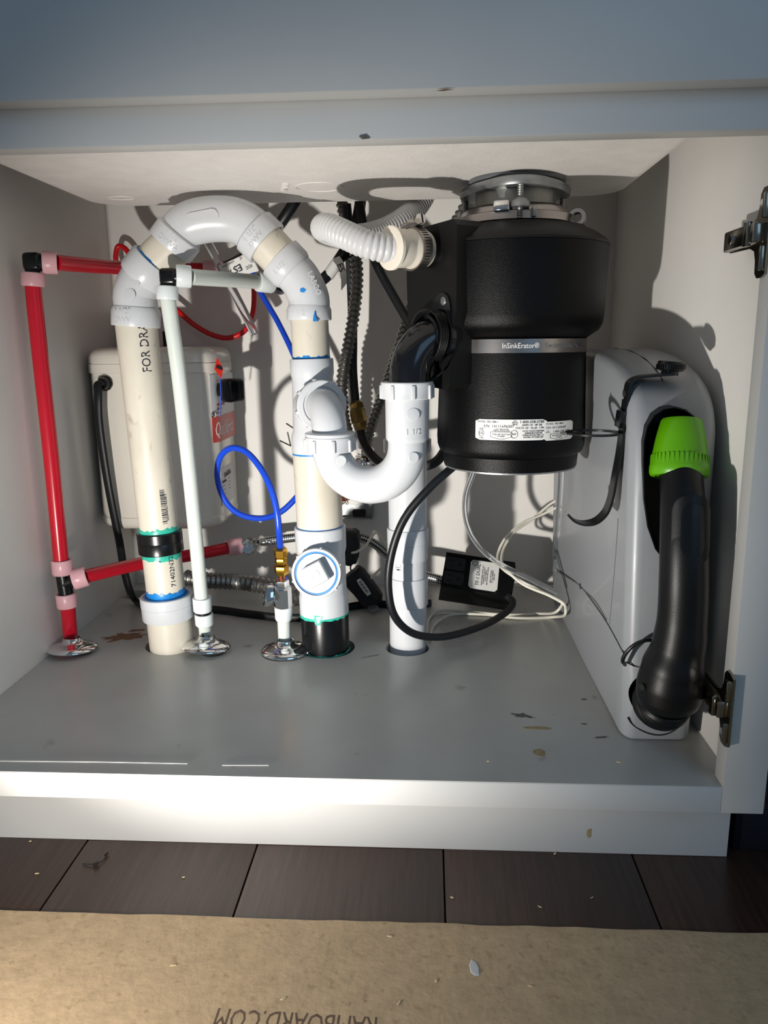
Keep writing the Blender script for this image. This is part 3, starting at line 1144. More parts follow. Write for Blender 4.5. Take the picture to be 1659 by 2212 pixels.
pf = [V(q) for q in [(-0.2666, 0.2795, 0.5323), (-0.2664, 0.2795, 0.5348), (-0.2631, 0.2795, 0.5367), (-0.2377, 0.2795, 0.5407), (-0.2330, 0.2795, 0.5401), (-0.2295, 0.2795, 0.5360), (-0.2292, 0.2795, 0.5321), (-0.2325, 0.2795, 0.5297), (-0.2614, 0.2795, 0.5292)]]
prism(bm, pf, (0, 0.008, 0))
bev_all(bm, 0.0008)
part('moulded_panel', bm, 'pvc', ar)

# right 45 degree elbow
e1, e2 = V((-0.1663, 0.3080, 0.4898)), V((-0.1505, 0.3090, 0.4730))
g1, g0 = V((-0.1331, 0.3100, 0.4346)), V((-0.1337, 0.3100, 0.4175))
bm = NB()
lathe(bm, aR0 - (aR0 - e1).normalized() * -0.01, e1 - aR0, [(0, 0.0240), ((e1 - aR0).length + 0.015, 0.0240)], 36)
part('pipe', bm, 'cream', lp, 'short slanted cream pipe right of the arch')
bm = NB()
la = (e2 - e1).length
lathe(bm, e1, e2 - e1, [(0.003, 0.0242), (0, 0.0245), (0, 0.0270), (0.001, 0.0276), (la - 0.005, 0.0276), (la, 0.0255), (la + 0.002, 0.02)], 48)
eh = part('elbow_hub', bm, 'pvc', lp)
hubtext('1 1/2', 0.0085, (e1 + e2) / 2, e1 - e2, 0.0276, (-0.3, -1, -0.1), eh)
bm = NB()
dR = (e2 - e1).normalized()
sweep(bm, resample(spline([e2 - dR * 0.005, e2 + dR * 0.008, (-0.1390, 0.3095, 0.4570), (-0.1334, 0.3100, 0.4426), g1 - UZ * 0.003], 8), 0.003), 0.0245, 40)
er = part('elbow', bm, 'pvc', lp)
bm = NB()
la = (g1 - g0).length
lathe(bm, g0, UZ, [(0.003, 0.0226), (0, 0.0230), (0, 0.0262), (0.001, 0.0268), (la - 0.005, 0.0268), (la, 0.0246), (la + 0.002, 0.02)], 48)
gh = part('elbow_hub', bm, 'pvc', lp)
hubtext('1 1/2', 0.0085, (g0 + g1) / 2 - UZ * 0.001, UZ, 0.0268, (-0.4, -1, 0), gh)
bm = NB()
prism(bm, [(-0.1253, 0.2834, 0.4155), (-0.1194, 0.2838, 0.4155), (-0.1220, 0.2836, 0.4207), (-0.1228, 0.2834, 0.4275), (-0.1246, 0.2834, 0.4218)], (0.0006, 0.004, 0))
part('cement_smear', bm, 'cement', gh)
text('moulded_lettering', 'LASCO', 0.0090, V((-0.1227, 0.2855, 0.4582)) , (0.36, 0.05, -0.9), (0.9, 0.25, 0.36), 'pvc', er, ext=0.0005)
bm = NB()
prism(bm, [(-0.1395, 0.2848, 0.4522), (-0.1362, 0.2848, 0.4537), (-0.1325, 0.2848, 0.4511), (-0.1348, 0.2848, 0.4480), (-0.1391, 0.2848, 0.4486)], (0, 0.003, 0))
part('cement_smear', bm, 'cement', er)

# ================================================================== CENTRE STACK
st = lp
SB = V((-0.1245, 0.31, 0.0))
ST = V((-0.1326, 0.3100, 0.3805))
axs = (ST - SB).normalized()



def sz(z):
    return SB + axs * (z / axs.z)


def zs(t):
    return t[2]


Z1, Z2, Z3, Z4, Z5, Z6 = zs((-0.1323, 0.3100, 0.3723)), zs((-0.1329, 0.3100, 0.3518)), zs((-0.1326, 0.3100, 0.3440)), zs((-0.1309, 0.3100, 0.2864)), zs((-0.1306, 0.3100, 0.2784)), zs((-0.1306, 0.3100, 0.2582))
bm = NB()
zg = g0.z
lathe(bm, sz(Z1 - 0.006), axs, [(0, 0.0226), (zg - Z1 + 0.012, 0.0226)], 40)
sp_ = part('pipe', bm, 'cream', st, 'short cream pipe above the tee')
bm = NB()
lathe(bm, sz(Z1 - 0.001), axs, [(0, 0.0227), (0.0005, 0.0229), (0.003, 0.0228), (0.004, 0.0227)], 48, (False, False), {3: 0.0015})
part('cement_smear', bm, 'cement', sp_)
bm = NB()
lathe(bm, sz(Z6), axs, [(0.003, 0.0285), (0, 0.0285), (0, 0.0292), (0.001, 0.0297), (Z5 - Z6, 0.0297), (Z4 - Z6, 0.0272), (Z3 - Z6, 0.0250), (Z2 - Z6 - 0.003, 0.0250), (Z2 - Z6 + 0.003, 0.0264), (Z1 - Z6 - 0.001, 0.0264), (Z1 - Z6, 0.0258),
                        (Z1 - Z6, 0.0232), (Z1 - Z6 - 0.003, 0.0230), (Z1 - Z6 - 0.003, 0.015)], 48)
tee = part('sanitary_tee', bm, 'pvc', st, 'white tee where the trap arm enters')
TA = sz(zs((-0.1240, 0.3000, 0.3189)))
LEG = V((-0.1028, 0.2350, 0.2771))
ad = V((LEG.x - TA.x, LEG.y - TA.y, 0)).normalized()
bm = NB()
lathe(bm, TA, ad, [(0, 0.0262), (0.036, 0.0262), (0.0365, 0.0255)], 44)
part('branch', bm, 'pvc', tee)
Z7 = zs((-0.1287, 0.3100, 0.1641))
bm = NB()
lathe(bm, sz(Z7 - 0.01), axs, [(0, 0.0292), (Z6 - Z7 + 0.014, 0.0292)], 44)
cp = part('pipe', bm, 'cream', st, 'wide cream pipe between tee and cleanout')
bm = NB()
lathe(bm, sz(Z6 - 0.0015), axs, [(0, 0.0293), (0.0002, 0.0296), (0.002, 0.0296)], 48, (False, False))
part('cement_smear', bm, 'cement', cp)
Z8, Z9, Z10, Z11, Z12 = zs((-0.1284, 0.3100, 0.1362)), zs((-0.1286, 0.3100, 0.1276)), zs((-0.1252, 0.3100, 0.0792)), zs((-0.1248, 0.3100, 0.0717)), zs((-0.1248, 0.3100, 0.0490))
bm = NB()
lathe(bm, sz(Z12), axs, [(0, 0.0300), (0, 0.0315), (0.001, 0.0318), (Z11 - Z12, 0.0316), (Z10 - Z12, 0.0302), (Z9 - Z12, 0.0302), (Z8 - Z12, 0.0322), (Z7 - Z12 - 0.001, 0.0326), (Z7 - Z12, 0.0318), (Z7 - Z12, 0.0298), (Z7 - Z12 - 0.004, 0.0294), (Z7 - Z12 - 0.004, 0.02)], 48)
ct = part('cleanout_tee', bm, 'pvc', st, 'white cleanout tee with a round threaded plug')
bm = NB()
lathe(bm, sz(Z7 - 0.002), axs, [(0, 0.0296), (0.001, 0.0304), (0.0024, 0.0298), (0.003, 0.0293)], 48, (False, False))
part('cement_smear', bm, 'cement', ct)
bm = NB()
lathe(bm, sz(-0.006), axs, [(0, 0.0300), (0.001, 0.0308), (Z12 + 0.005, 0.0312), (Z12 + 0.0062, 0.0308)], 48)
bb = part('black_base_pipe', bm, 'abs', st, 'black pipe section at the cabinet floor')
bm = NB()
lathe(bm, sz(Z12 - 0.001), axs, [(-0.001, 0.0312), (-0.001, 0.0319), (0.001, 0.0320), (0.002, 0.0318)], 56, (False, False), {0: 0.0012, 1: 0.0012})
part('primer_smear', bm, 'teal', bb)
bm = NB()
lathe(bm, sz(-0.003), axs, [(0, 0.0309), (0.0006, 0.0315), (0.002, 0.0314), (0.0025, 0.0309)], 56, (False, False), {3: 0.0012})
part('primer_smear', bm, 'teal', bb)
bm = NB()
prism(bm, [(-0.1340, 0.2786, 0.0552), (-0.1234, 0.2782, 0.0549), (-0.1254, 0.2782, 0.0462), (-0.1278, 0.2782, 0.0419), (-0.1331, 0.2784, 0.0430), (-0.1347, 0.2786, 0.0503)], (0, 0.002, 0))
part('primer_drip', bm, 'teal', bb)
bm = NB()
prism(bm, [(-0.1316, 0.2778, 0.0537), (-0.1262, 0.2776, 0.0538), (-0.1276, 0.2776, 0.0458), (-0.1306, 0.2778, 0.0451)], (0, 0.001, 0))
part('primer_drip', bm, 'label_grey', bb)
bm = NB()
lathe(bm, sz(-0.114), axs, [(0, 0.0285), (0.114, 0.0285)], 40)
part('base_pipe', bm, 'cream', st)
# cleanout branch and plug
CA = sz(zs((-0.1266, 0.3000, 0.1084)))
CP = V((-0.1267, 0.2570, 0.1172))
cdn = (CP - CA)
cl_ = cdn.length
cdn.normalize()
bm = NB()
lathe(bm, CA, cdn, [(0, 0.0285), (cl_ - 0.012, 0.0290), (cl_ - 0.0115, 0.0296)], 48)
part('branch', bm, 'pvc', ct)
bm = NB()
lathe(bm, CA, cdn, [(cl_ - 0.012, 0.0303), (cl_ - 0.002, 0.0306), (cl_, 0.0300), (cl_ + 0.0005, 0.0270), (cl_ - 0.0025, 0.0266), (cl_ - 0.0025, 0.0245), (cl_ - 0.001, 0.0242), (cl_ - 0.001, 0.005)], 56)
plug = part('cleanout_plug', bm, 'pvc', st, 'round white threaded plug with a square boss')
bm = NB()
lathe(bm, CA, cdn, [(cl_ - 0.0026, 0.0243), (cl_ - 0.0018, 0.0250), (cl_ - 0.0018, 0.0266)], 48, (False, False))
part('cement_ring', bm, 'cement', plug)
bm = NB()
rot = cdn.to_track_quat('Z', 'Y').to_matrix() @ Matrix.Rotation(math.radians(28), 3, 'Z')
box(bm, CP + cdn * 0.005, (0.0265, 0.0265, 0.014), rot, 0.0025, 3)
bo = part('square_boss', bm, 'pvc', plug)
bm = NB()
lathe(bm, CP + cdn * 0.012, cdn, [(0, 0.0062), (0.0005, 0.006), (0.0005, 0.0045), (0.0001, 0.0043)], 24)
part('moulded_ring', bm, 'pvc', bo)
bm = NB()
for k in range(6):
    a = math.radians(20 + 60 * k)
    u_, v_, n_ = frame_from(cdn)
    rd = u_ * math.cos(a) + v_ * math.sin(a)
    box(bm, CA + cdn * (cl_ - 0.007) + rd * 0.0308, (0.0024, 0.0016, 0.011), Matrix((cdn.cross(rd), rd, cdn)).transposed())
part('grip_ribs', bm, 'pvc', plug)

# ================================================================== P-TRAP
tr = thing('p_trap', 'white P trap with slip nuts curving between the centre stack and the disposal', 'trap', (-0.0585, 0.2250, 0.2139))
RL0, LL0 = V((-0.0140, 0.2130, 0.2796)), LEG
mid = (RL0 + LL0) / 2
hd = (RL0 - LL0)
hd.z = 0
rU = hd.length / 2
hd.normalize()
zc = mid.z
cU = V((mid.x, mid.y, zc))
TR = 0.0213


def slip_nut(o, axis, r, h, parent, ribs=8):
    bm = NB()
    lathe(bm, o, axis, [(0, r * 0.90), (0, r * 0.97), (0.001, r), (h - 0.005, r), (h - 0.004, r * 1.02), (h - 0.001, r * 1.02), (h, r * 0.98), (h, r * 0.78), (h - 0.002, r * 0.76)], 44)
    u, v, n = frame_from(axis)
    for k in range(ribs):
        a = 2 * math.pi * k / ribs + 0.25
        rd = u * math.cos(a) + v * math.sin(a)
        box(bm, V(o) + n * (h * 0.42) + rd * (r * 1.0), (0.0042, 0.0045, h * 0.8), Matrix((n.cross(rd), rd, n)).transposed(), 0.0008)
    return part('slip_nut', bm, 'pvc', parent)


zel = zs((-0.1016, 0.2350, 0.3237))
bm = NB()
armR = 0.030
corner = V((LL0.x, LL0.y, TA.z))
cE = corner - ad * armR - UZ * armR
pts = [TA + ad * 0.026] + arc(cE, UZ, ad, armR, 0, 90, 12) + [LL0 + UZ * 0.004]
sweep(bm, resample(pts, 0.003), 0.0200, 36)
part('trap_arm', bm, 'pvc', tr)
slip_nut(TA + ad * 0.0335, ad, 0.0292, 0.0125, tr)
zn0 = zs((-0.1014, 0.2350, 0.2701))
slip_nut(V((LL0.x, LL0.y, zn0)), UZ, 0.0278, 0.0175, tr)
bm = NB()
lathe(bm, V((LL0.x, LL0.y, zn0 + 0.0172)), UZ, [(0, 0.0275), (0.002, 0.0285), (0.0035, 0.0282), (0.0045, 0.026), (0.005, 0.0205)], 44)
part('nut_flange', bm, 'pvc', tr)
bm = NB()
pts = [V((LL0.x, LL0.y, zn0 + 0.008)), V((LL0.x, LL0.y, zc + 0.001))]
pts += arc(cU, -hd, -UZ, rU, 0, 180, 26)
zsock = zs((-0.0140, 0.2130, 0.2863))
pts += [V((RL0.x, RL0.y, zc + 0.001)), V((RL0.x, RL0.y, zsock + 0.004))]
sweep(bm, resample(pts, 0.003), TR, 40)
ub = part('u_bend', bm, 'pvc', tr)
for q, nd in ((V((LL0.x, LL0.y, zc - 0.016)) + hd * 0.010, V((0.25, -1, 0))), (V((RL0.x, RL0.y, zc - 0.010)), V((0.35, -1, 0)))):
    nd.normalize()
    bm = NB()
    lathe(bm, q + nd * (TR - 0.0006), nd, [(0, 0.0062), (0.0012, 0.0060), (0.0016, 0.0055)], 24)
    part('moulded_disc', bm, 'pvc', ub)
ztop = zs((-0.0128, 0.2130, 0.3298))
bm = NB()
RLx = V((RL0.x, RL0.y, 0))
lathe(bm, RLx + UZ * zsock, UZ, [(-0.003, 0.0212), (0, 0.0232), (0.002, 0.0237), (ztop - zsock, 0.0240), (ztop - zsock + 0.004, 0.0240)], 44)
so = part('tailpiece', bm, 'pvc', tr)
slip_nut(RLx + UZ * (ztop + 0.0005), UZ, 0.0283, 0.0185, tr)
nd = V((0.30, -1, 0)).normalized()
bm = NB()
lathe(bm, RLx + UZ * zs((-0.0049, 0.1900, 0.3148)) + nd * 0.0236, nd, [(0, 0.0072), (0.0008, 0.0070), (0.001, 0.0064)], 28)
part('moulded_disc', bm, 'pvc', so)
hubtext('1 1/2', 0.0085, RLx + UZ * zs((-0.0049, 0.1900, 0.2960)), UZ, 0.0240, (0.30, -1, 0), so)

# ================================================================== STANDPIPE
sp = thing('standpipe', 'straight white drain pipe rising from a floor hole behind the trap', 'pipe', (-0.0180, 0.3169, 0.0000))
SQ = V((-0.0172, 0.327, 0))



q0, q1, q2, q3, q4, q5, q6 = (zs(q) for q in [(-0.0168, 0.3270, 0.0554), (-0.0166, 0.3270, 0.0934), (-0.0166, 0.3270, 0.0959), (-0.0165, 0.3270, 0.1172), (-0.0164, 0.3270, 0.1383), (-0.0164, 0.3270, 0.1579), (-0.0160, 0.3270, 0.2584)])
bm = NB()
lathe(bm, SQ + UZ * -0.114, UZ, [(0, 0.0243), (0.114 + q6 - 0.0, 0.0243)], 40)
part('pipe', bm, 'pvc', sp)
bm = NB()
lathe(bm, SQ + UZ * q0, UZ, [(0, 0.0245), (0, 0.0258), (0.001, 0.0262), (q1 - q0 - 0.001, 0.0262), (q1 - q0, 0.0256), (q1 - q0, 0.0245)], 44)
part('coupling', bm, 'pvc', sp)
bm = NB()
lathe(bm, SQ + UZ * q3, UZ, [(0, 0.0245), (0, 0.0258), (0.001, 0.0262), (q4 - q3, 0.0262), (q4 - q3 + 0.0002, 0.0259), (q4 - q3 + 0.0006, 0.0265), (q5 - q3 - 0.001, 0.0265), (q5 - q3, 0.0258), (q5 - q3, 0.0245)], 44)
part('coupling', bm, 'pvc', sp)
bm = NB()
q7, q8 = zs((-0.0159, 0.3270, 0.2742)), zs((-0.0157, 0.3270, 0.3315))
lathe(bm, SQ + UZ * (q6 - 0.002), UZ, [(0, 0.0245), (0, 0.0295), (0.001, 0.0300), (q7 - q6, 0.0300), (q7 - q6 + 0.002, 0.026), (q8 - q6, 0.026)], 44)
part('hub', bm, 'pvc', sp)
bm = NB()
a = math.radians(-118)
o_ = SQ + V((math.cos(a), math.sin(a), 0)) * 0.0244 + UZ * zs((-0.0348, 0.3050, 0.1136))
u_ = V((-math.sin(a), math.cos(a), 0))
patch(bm, 0.014, 0.020, o_, u_, UZ, 0.0244, 'u', 0.0002, 0.001, 6)
stk = part('sticker', bm, 'label', sp)
for k, (ww, hh) in enumerate(((0.010, 0.0008), (0.008, 0.0008), (0.011, 0.0016), (0.009, 0.0008), (0.007, 0.002))):
    bm = NB()
    patch(bm, ww, hh, o_ + UZ * (0.0065 - 0.003 * k), u_, UZ, 0.0246, 'u', 0.0002, 0, 4)
    part('print', bm, 'ink', stk)

# ================================================================== ESCUTCHEONS


def escutcheon(px, tilt, label):
    p = V(px)
    n = (UZ + V((tilt[0], tilt[1], 0))).normalized()
    bm = NB()
    lathe(bm, p, n, [(0.0, 0.0310), (0.0012, 0.0318), (0.0032, 0.0312), (0.0060, 0.0270), (0.0085, 0.0190), (0.0105, 0.0128), (0.0140, 0.0112), (0.0155, 0.0105),
                     (0.0155, 0.0098), (0.013, 0.0098), (0.008, 0.0150), (0.0025, 0.0290), (0.0, 0.0300)], 56, (False, False))
    return single('escutcheon_plate', bm, 'chrome', label, 'pipe cover', 'chrome pipe covers on the cabinet floor', 50)


escutcheon((-0.4542, 0.2845, 0.0040), (0.0, 0.10), 'chrome round pipe cover at the foot of the red pipe')
escutcheon((-0.2789, 0.2921, 0.0050), (0.06, 0.12), 'chrome round pipe cover at the foot of the white plastic pipe')
escutcheon((-0.1751, 0.2925, 0.0010), (0.0, 0.02), 'chrome round pipe cover below the shutoff valve')

# ================================================================== RED PEX


def collar(a, b, r, m, parent, name='collar', r_in=0.0095):
    a, b = V(a), V(b)
    L_ = (b - a).length
    bm = NB()
    lathe(bm, a, b - a, [(0, r_in), (0, r * 0.93), (0.0015, r), (L_ - 0.0015, r), (L_, r * 0.93), (L_, r_in)], 30, (False, False))
    return part(name, bm, m, parent)


rx = thing('red_water_pipe', 'red plastic water pipe along the left cabinet wall with pink collars', 'pipe', (-0.4644, 0.3002, 0.0000))
RY = 0.29
r_low, r_t0, r_t1 = V((-0.4653, 0.3034, 0.0000)), V((-0.4574, 0.2900, 0.0656)), V((-0.4603, 0.2900, 0.1143))
r_el, r_top = V((-0.4585, 0.2900, 0.4688)), V((-0.4564, 0.2900, 0.4876))
bm = NB()
sweep(bm, resample([r_low - UZ * 0.10, r_low, r_t0 + UZ * 0.004], 0.01), 0.0092, 24)
part('pipe', bm, 'red', rx)
bm = NB()
sweep(bm, resample(spline([r_t1 - UZ * 0.004, r_t1, (-0.4589, 0.2900, 0.2486), (-0.4595, 0.2900, 0.3731), (-0.4593, 0.2900, 0.4567), r_el, r_el + UZ * 0.003], 8), 0.008), 0.0094, 24)
part('pipe', bm, 'red', rx)
collar((-0.4579, 0.2900, 0.0599), (-0.4585, 0.2900, 0.0782), 0.0130, 'pink', rx)
collar((-0.4595, 0.2900, 0.1044), (-0.4594, 0.2900, 0.1235), 0.0130, 'pink', rx)
collar((-0.4590, 0.2900, 0.4598), (-0.4578, 0.2900, 0.4756), 0.0135, 'pink', rx)
bm = NB()
tee_c = V((-0.4590, 0.2900, 0.0913))
sweep(bm, [V((-0.4578, 0.2900, 0.0732)), V((-0.4598, 0.2900, 0.1075))], 0.0092, 22)
sweep(bm, [tee_c, V((-0.4434, 0.2920, 0.0977))], 0.0092, 22)
tb_ = part('tee_fitting', bm, 'abs', rx, 'black plastic tee')
bm = NB()
lathe(bm, V((-0.4469, 0.2900, 0.0964)), V((-0.4424, 0.2900, 0.0983)) - tee_c, [(0, 0.0092), (0, 0.0105), (0.002, 0.0105), (0.002, 0.0092)], 22)
part('rib', bm, 'abs', tb_)
bm = NB()
box(bm, r_top + V((0.001, 0, 0)), (0.021, 0.020, 0.021), None, 0.005, 3)
sweep(bm, [r_top, V((-0.4580, 0.2900, 0.4740))], 0.0088, 22)
sweep(bm, [r_top, V((-0.4419, 0.2900, 0.4868))], 0.0092, 22)
part('elbow_fitting', bm, 'abs', rx, 'black plastic elbow')
collar((-0.4447, 0.2900, 0.4874), (-0.4297, 0.2960, 0.4867), 0.0132, 'pink', rx)
bm = NB()
sweep(bm, resample(spline([(-0.4321, 0.2940, 0.4871), (-0.4212, 0.3750, 0.4909), (-0.4047, 0.4500, 0.4947), (-0.3215, 0.5320, 0.4989)], 8), 0.008), 0.0092, 24)
part('pipe', bm, 'red', rx)
collar((-0.3224, 0.5300, 0.4988), (-0.3019, 0.5360, 0.4990), 0.0128, 'pink', rx)
collar((-0.4475, 0.2900, 0.0964), (-0.4309, 0.2960, 0.1002), 0.0132, 'pink', rx)
bm = NB()
sweep(bm, resample(spline([(-0.4350, 0.2940, 0.0996), (-0.3886, 0.3850, 0.0921), (-0.3373, 0.4500, 0.0864), (-0.2945, 0.4950, 0.0851)], 8), 0.008), 0.0090, 24)
part('pipe', bm, 'red', rx)
collar((-0.2990, 0.4900, 0.0857), (-0.2790, 0.5030, 0.0868), 0.0132, 'pink', rx)

# ================================================================== WHITE PEX
wx = thing('white_water_pipe', 'translucent white plastic water pipe with black elbow in front of the tank', 'pipe', (-0.2858, 0.3152, 0.0000))
w_low, w_c0 = V((-0.2854, 0.3136, 0.0000)), V((-0.2840, 0.3050, 0.0326))
bm = NB()
sweep(bm, resample([w_low - UZ * 0.10, w_low, w_c0 + UZ * 0.008], 0.01), 0.0082, 24)
part('pipe', bm, 'pex', wx)
collar((-0.2831, 0.3040, 0.0323), (-0.2831, 0.3030, 0.0481), 0.0120, 'collar', wx, r_in=0.0082)
collar((-0.2841, 0.3030, 0.0519), (-0.2835, 0.3010, 0.0709), 0.0122, 'collar', wx, r_in=0.0082)
bm = NB()
lathe(bm, V((-0.2831, 0.3030, 0.0474)), UZ, [(0, 0.0098), (0.005, 0.0098)], 24)
part('coupling', bm, 'abs', wx)
bm = NB()
sweep(bm, resample(spline([(-0.2842, 0.3030, 0.0500), (-0.2844, 0.3010, 0.0772), (-0.2860, 0.2930, 0.2187), (-0.2871, 0.2780, 0.3609), (-0.2899, 0.2680, 0.4373), (-0.2898, 0.2660, 0.4526)], 8), 0.008), lambda s, t: 0.0088, 24)
part('pipe', bm, 'pex', wx)
WY = 0.266
collar((-0.2901, 0.2660, 0.4408), (-0.2895, 0.2660, 0.4562), 0.0125, 'collar', wx)
wc = V((-0.2867, 0.2660, 0.4658))
bm = NB()
box(bm, V((-0.2861, 0.2660, 0.4663)), (0.0195, 0.0185, 0.0185), None, 0.004, 3)
sweep(bm, [wc, V((-0.2897, 0.2660, 0.4541))], 0.0086, 22)
sweep(bm, [wc, V((-0.2753, 0.2660, 0.4666))], 0.0088, 22)
part('elbow_fitting', bm, 'abs', wx, 'black plastic elbow')
collar((-0.2785, 0.2660, 0.4672), (-0.2627, 0.2720, 0.4664), 0.0127, 'collar', wx)
bm = NB()
sweep(bm, resample(spline([(-0.2648, 0.2700, 0.4663), (-0.2420, 0.3300, 0.4681), (-0.2115, 0.4000, 0.4697)], 8), 0.008), 0.0092, 24)
part('pipe', bm, 'pex', wx)
collar((-0.2130, 0.3960, 0.4700), (-0.1968, 0.4120, 0.4686), 0.0130, 'collar', wx)
bm = NB()
lathe(bm, V((-0.1989, 0.4100, 0.4685)), V((-0.1856, 0.4300, 0.4626)) - V((-0.1989, 0.4100, 0.4685)), [(0, 0.008), (0.004, 0.0095), (0.02, 0.0095), (0.026, 0.007)], 8)
part('hose_nut', bm, 'abs', wx)

# ================================================================== SHUTOFF VALVE + BLUE TUBE
vv = thing('shutoff_valve', 'chrome shutoff valve with brass fittings on a short white pipe beside the stack', 'valve', (-0.1788, 0.3088, 0.0000))
v_low, v_up = V((-0.1785, 0.3073, 0.0000)), V((-0.1770, 0.2980, 0.0553))
VA = (v_up - v_low).normalized()


VROW = {1178: 0.1416, 1186: 0.1368, 1194: 0.1319, 1196: 0.1307, 1198: 0.1295, 1200: 0.1282, 1212: 0.1209, 1214: 0.1197, 1228: 0.1111, 1235: 0.1068, 1247: 0.0995, 1250: 0.0976, 1262: 0.0902, 1266: 0.0877, 1286: 0.0753, 1308: 0.0615, 1310: 0.0603, 1338: 0.0427}


def vz(y):
    """height of the listed level along the valve"""
    return VROW[y]


def vp(y):
    z = vz(y)
    return v_low + VA * (z / VA.z)


bm = NB()
sweep(bm, resample([v_low - UZ * 0.09, v_low, v_up], 0.01), 0.0085, 24)
part('pipe', bm, 'pex', vv, 'short translucent white pipe stub')
collar(vp(1338), vp(1308), 0.0112, 'collar', vv, r_in=0.0085)
rotv = Matrix.Rotation(-0.35, 3, 'Z')
bm = NB()
lb = vz(1262) - vz(1310)
lathe(bm, vp(1310), VA, [(0, 0.0095), (0.002, 0.0118), (lb - 0.002, 0.0118), (lb, 0.0100)], 8)
part('valve_body', bm, 'chrome', vv)
bm = NB()
hexa(bm, vp(1266), VA, 0.0092, 0, vz(1247) - vz(1266))
part('chrome_nut', bm, 'chrome', vv)
bm = NB()
lathe(bm, vp(1250), VA, [(0, 0.0047), (vz(1228) - vz(1250), 0.0047)], 18)
part('copper_stub', bm, 'copper', vv)
bm = NB()
hexa(bm, vp(1235), VA, 0.0093, 0, vz(1214) - vz(1235), 0.1)
hexa(bm, vp(1212), VA, 0.0080, 0, vz(1198) - vz(1212), 0.2)
lathe(bm, vp(1200), VA, [(0, 0.006), (vz(1194) - vz(1200), 0.006)], 20)
hexa(bm, vp(1196), VA, 0.0088, 0, vz(1178) - vz(1196), 0.08)
part('brass_fitting', bm, 'brass', vv, 'shiny brass compression fittings in a row')
bm = NB()
hd_ = V((-0.93, -0.36, 0.0)).normalized()
vc = vp(1286)
lathe(bm, vc, hd_, [(0.008, 0.0055), (0.016, 0.0050)], 18)
part('valve_stem', bm, 'chrome', vv)
bm = NB()
u_, v_, n_ = frame_from(hd_)
rows = []
for t, k in ((0.013, 0.8), (0.0145, 1.0), (0.021, 1.0), (0.0235, 0.92), (0.0245, 0.7)):
    row = []
    for i in range(32):
        a = 2 * math.pi * i / 32
        ry = 0.0195 if math.sin(a) > 0 else 0.0125
        row.append(bm.verts.new(vc + hd_ * t + u_ * (0.0115 * k * math.cos(a) * (1 - 0.25 * max(0, math.sin(a)))) + (v_ * 0.95 + hd_ * -0.15) * (ry * k * math.sin(a))))
    rows.append(row)
for a, b in zip(rows, rows[1:]):
    for i in range(32):
        bm.faces.new((a[i], a[(i + 1) % 32], b[(i + 1) % 32], b[i]))
bm.faces.new(rows[0][::-1])
bm.faces.new(rows[-1])
hn = part('valve_handle', bm, 'chrome', vv, 'oval chrome handle')
bm = NB()
lathe(bm, vc + hd_ * 0.0245, hd_, [(0, 0.0058), (0.001, 0.0055), (0.0002, 0.0038), (0.0002, 0.001)], 24)
part('handle_disc', bm, 'chrome', hn)

bm = NB()
tube(bm, [vp(1186), (-0.1783, 0.2980, 0.1585), (-0.1805, 0.3000, 0.1849), (-0.1879, 0.3050, 0.2135), (-0.2025, 0.3150, 0.2383), (-0.2235, 0.3280, 0.2571), (-0.2443, 0.3400, 0.2598), (-0.2621, 0.3520, 0.2478), (-0.2706, 0.3600, 0.2238),
          (-0.2682, 0.3660, 0.1957), (-0.2568, 0.3710, 0.1737), (-0.2396, 0.3760, 0.1617), (-0.2155, 0.3820, 0.1578), (-0.1933, 0.3880, 0.1650), (-0.1729, 0.3920, 0.1830), (-0.1541, 0.4000, 0.2086), (-0.1496, 0.4200, 0.2410), (-0.1561, 0.4500, 0.3025),
          (-0.1783, 0.4700, 0.3664), (-0.2064, 0.4900, 0.4216), (-0.2284, 0.5000, 0.4576), (-0.2417, 0.5050, 0.4838), (-0.2464, 0.5100, 0.5224), (-0.2431, 0.5200, 0.5677)], 0.0041, 12, 8)
single('blue_tube', bm, 'blue', 'thin blue plastic tube looping from the brass fitting behind the stack', 'tube')

# thin red tube
bm = NB()
tube(bm, [(-0.4429, 0.5450, 0.4820), (-0.4569, 0.5500, 0.5007), (-0.4602, 0.5520, 0.5209), (-0.4546, 0.5520, 0.5360), (-0.4463, 0.5520, 0.5339), (-0.4316, 0.5500, 0.5136), (-0.4061, 0.5500, 0.4765), (-0.3686, 0.5470, 0.4407), (-0.3447, 0.5460, 0.4200), (-0.3169, 0.5450, 0.4047),
          (-0.2923, 0.5450, 0.4003), (-0.2688, 0.5470, 0.4103), (-0.2563, 0.5500, 0.4340), (-0.2529, 0.5530, 0.4610), (-0.2545, 0.5550, 0.4946), (-0.2608, 0.5560, 0.5147)], 0.0040, 12, 8)
single('red_tube', bm, 'red_tube', 'thin red tube drooping in a loop behind the white arch pipe', 'tube')

# clear air tubes
bm = NB()
tube(bm, [(-0.3155, 0.5000, 0.5537), (-0.3022, 0.4950, 0.5310), (-0.2859, 0.4900, 0.5009), (-0.2638, 0.4850, 0.4573), (-0.2476, 0.4800, 0.4250), (-0.2381, 0.4780, 0.4044)], 0.0062, 14, 6)
single('clear_tube', bm, 'clear', 'straight clear tube hanging behind the arch above the tank', 'tube')

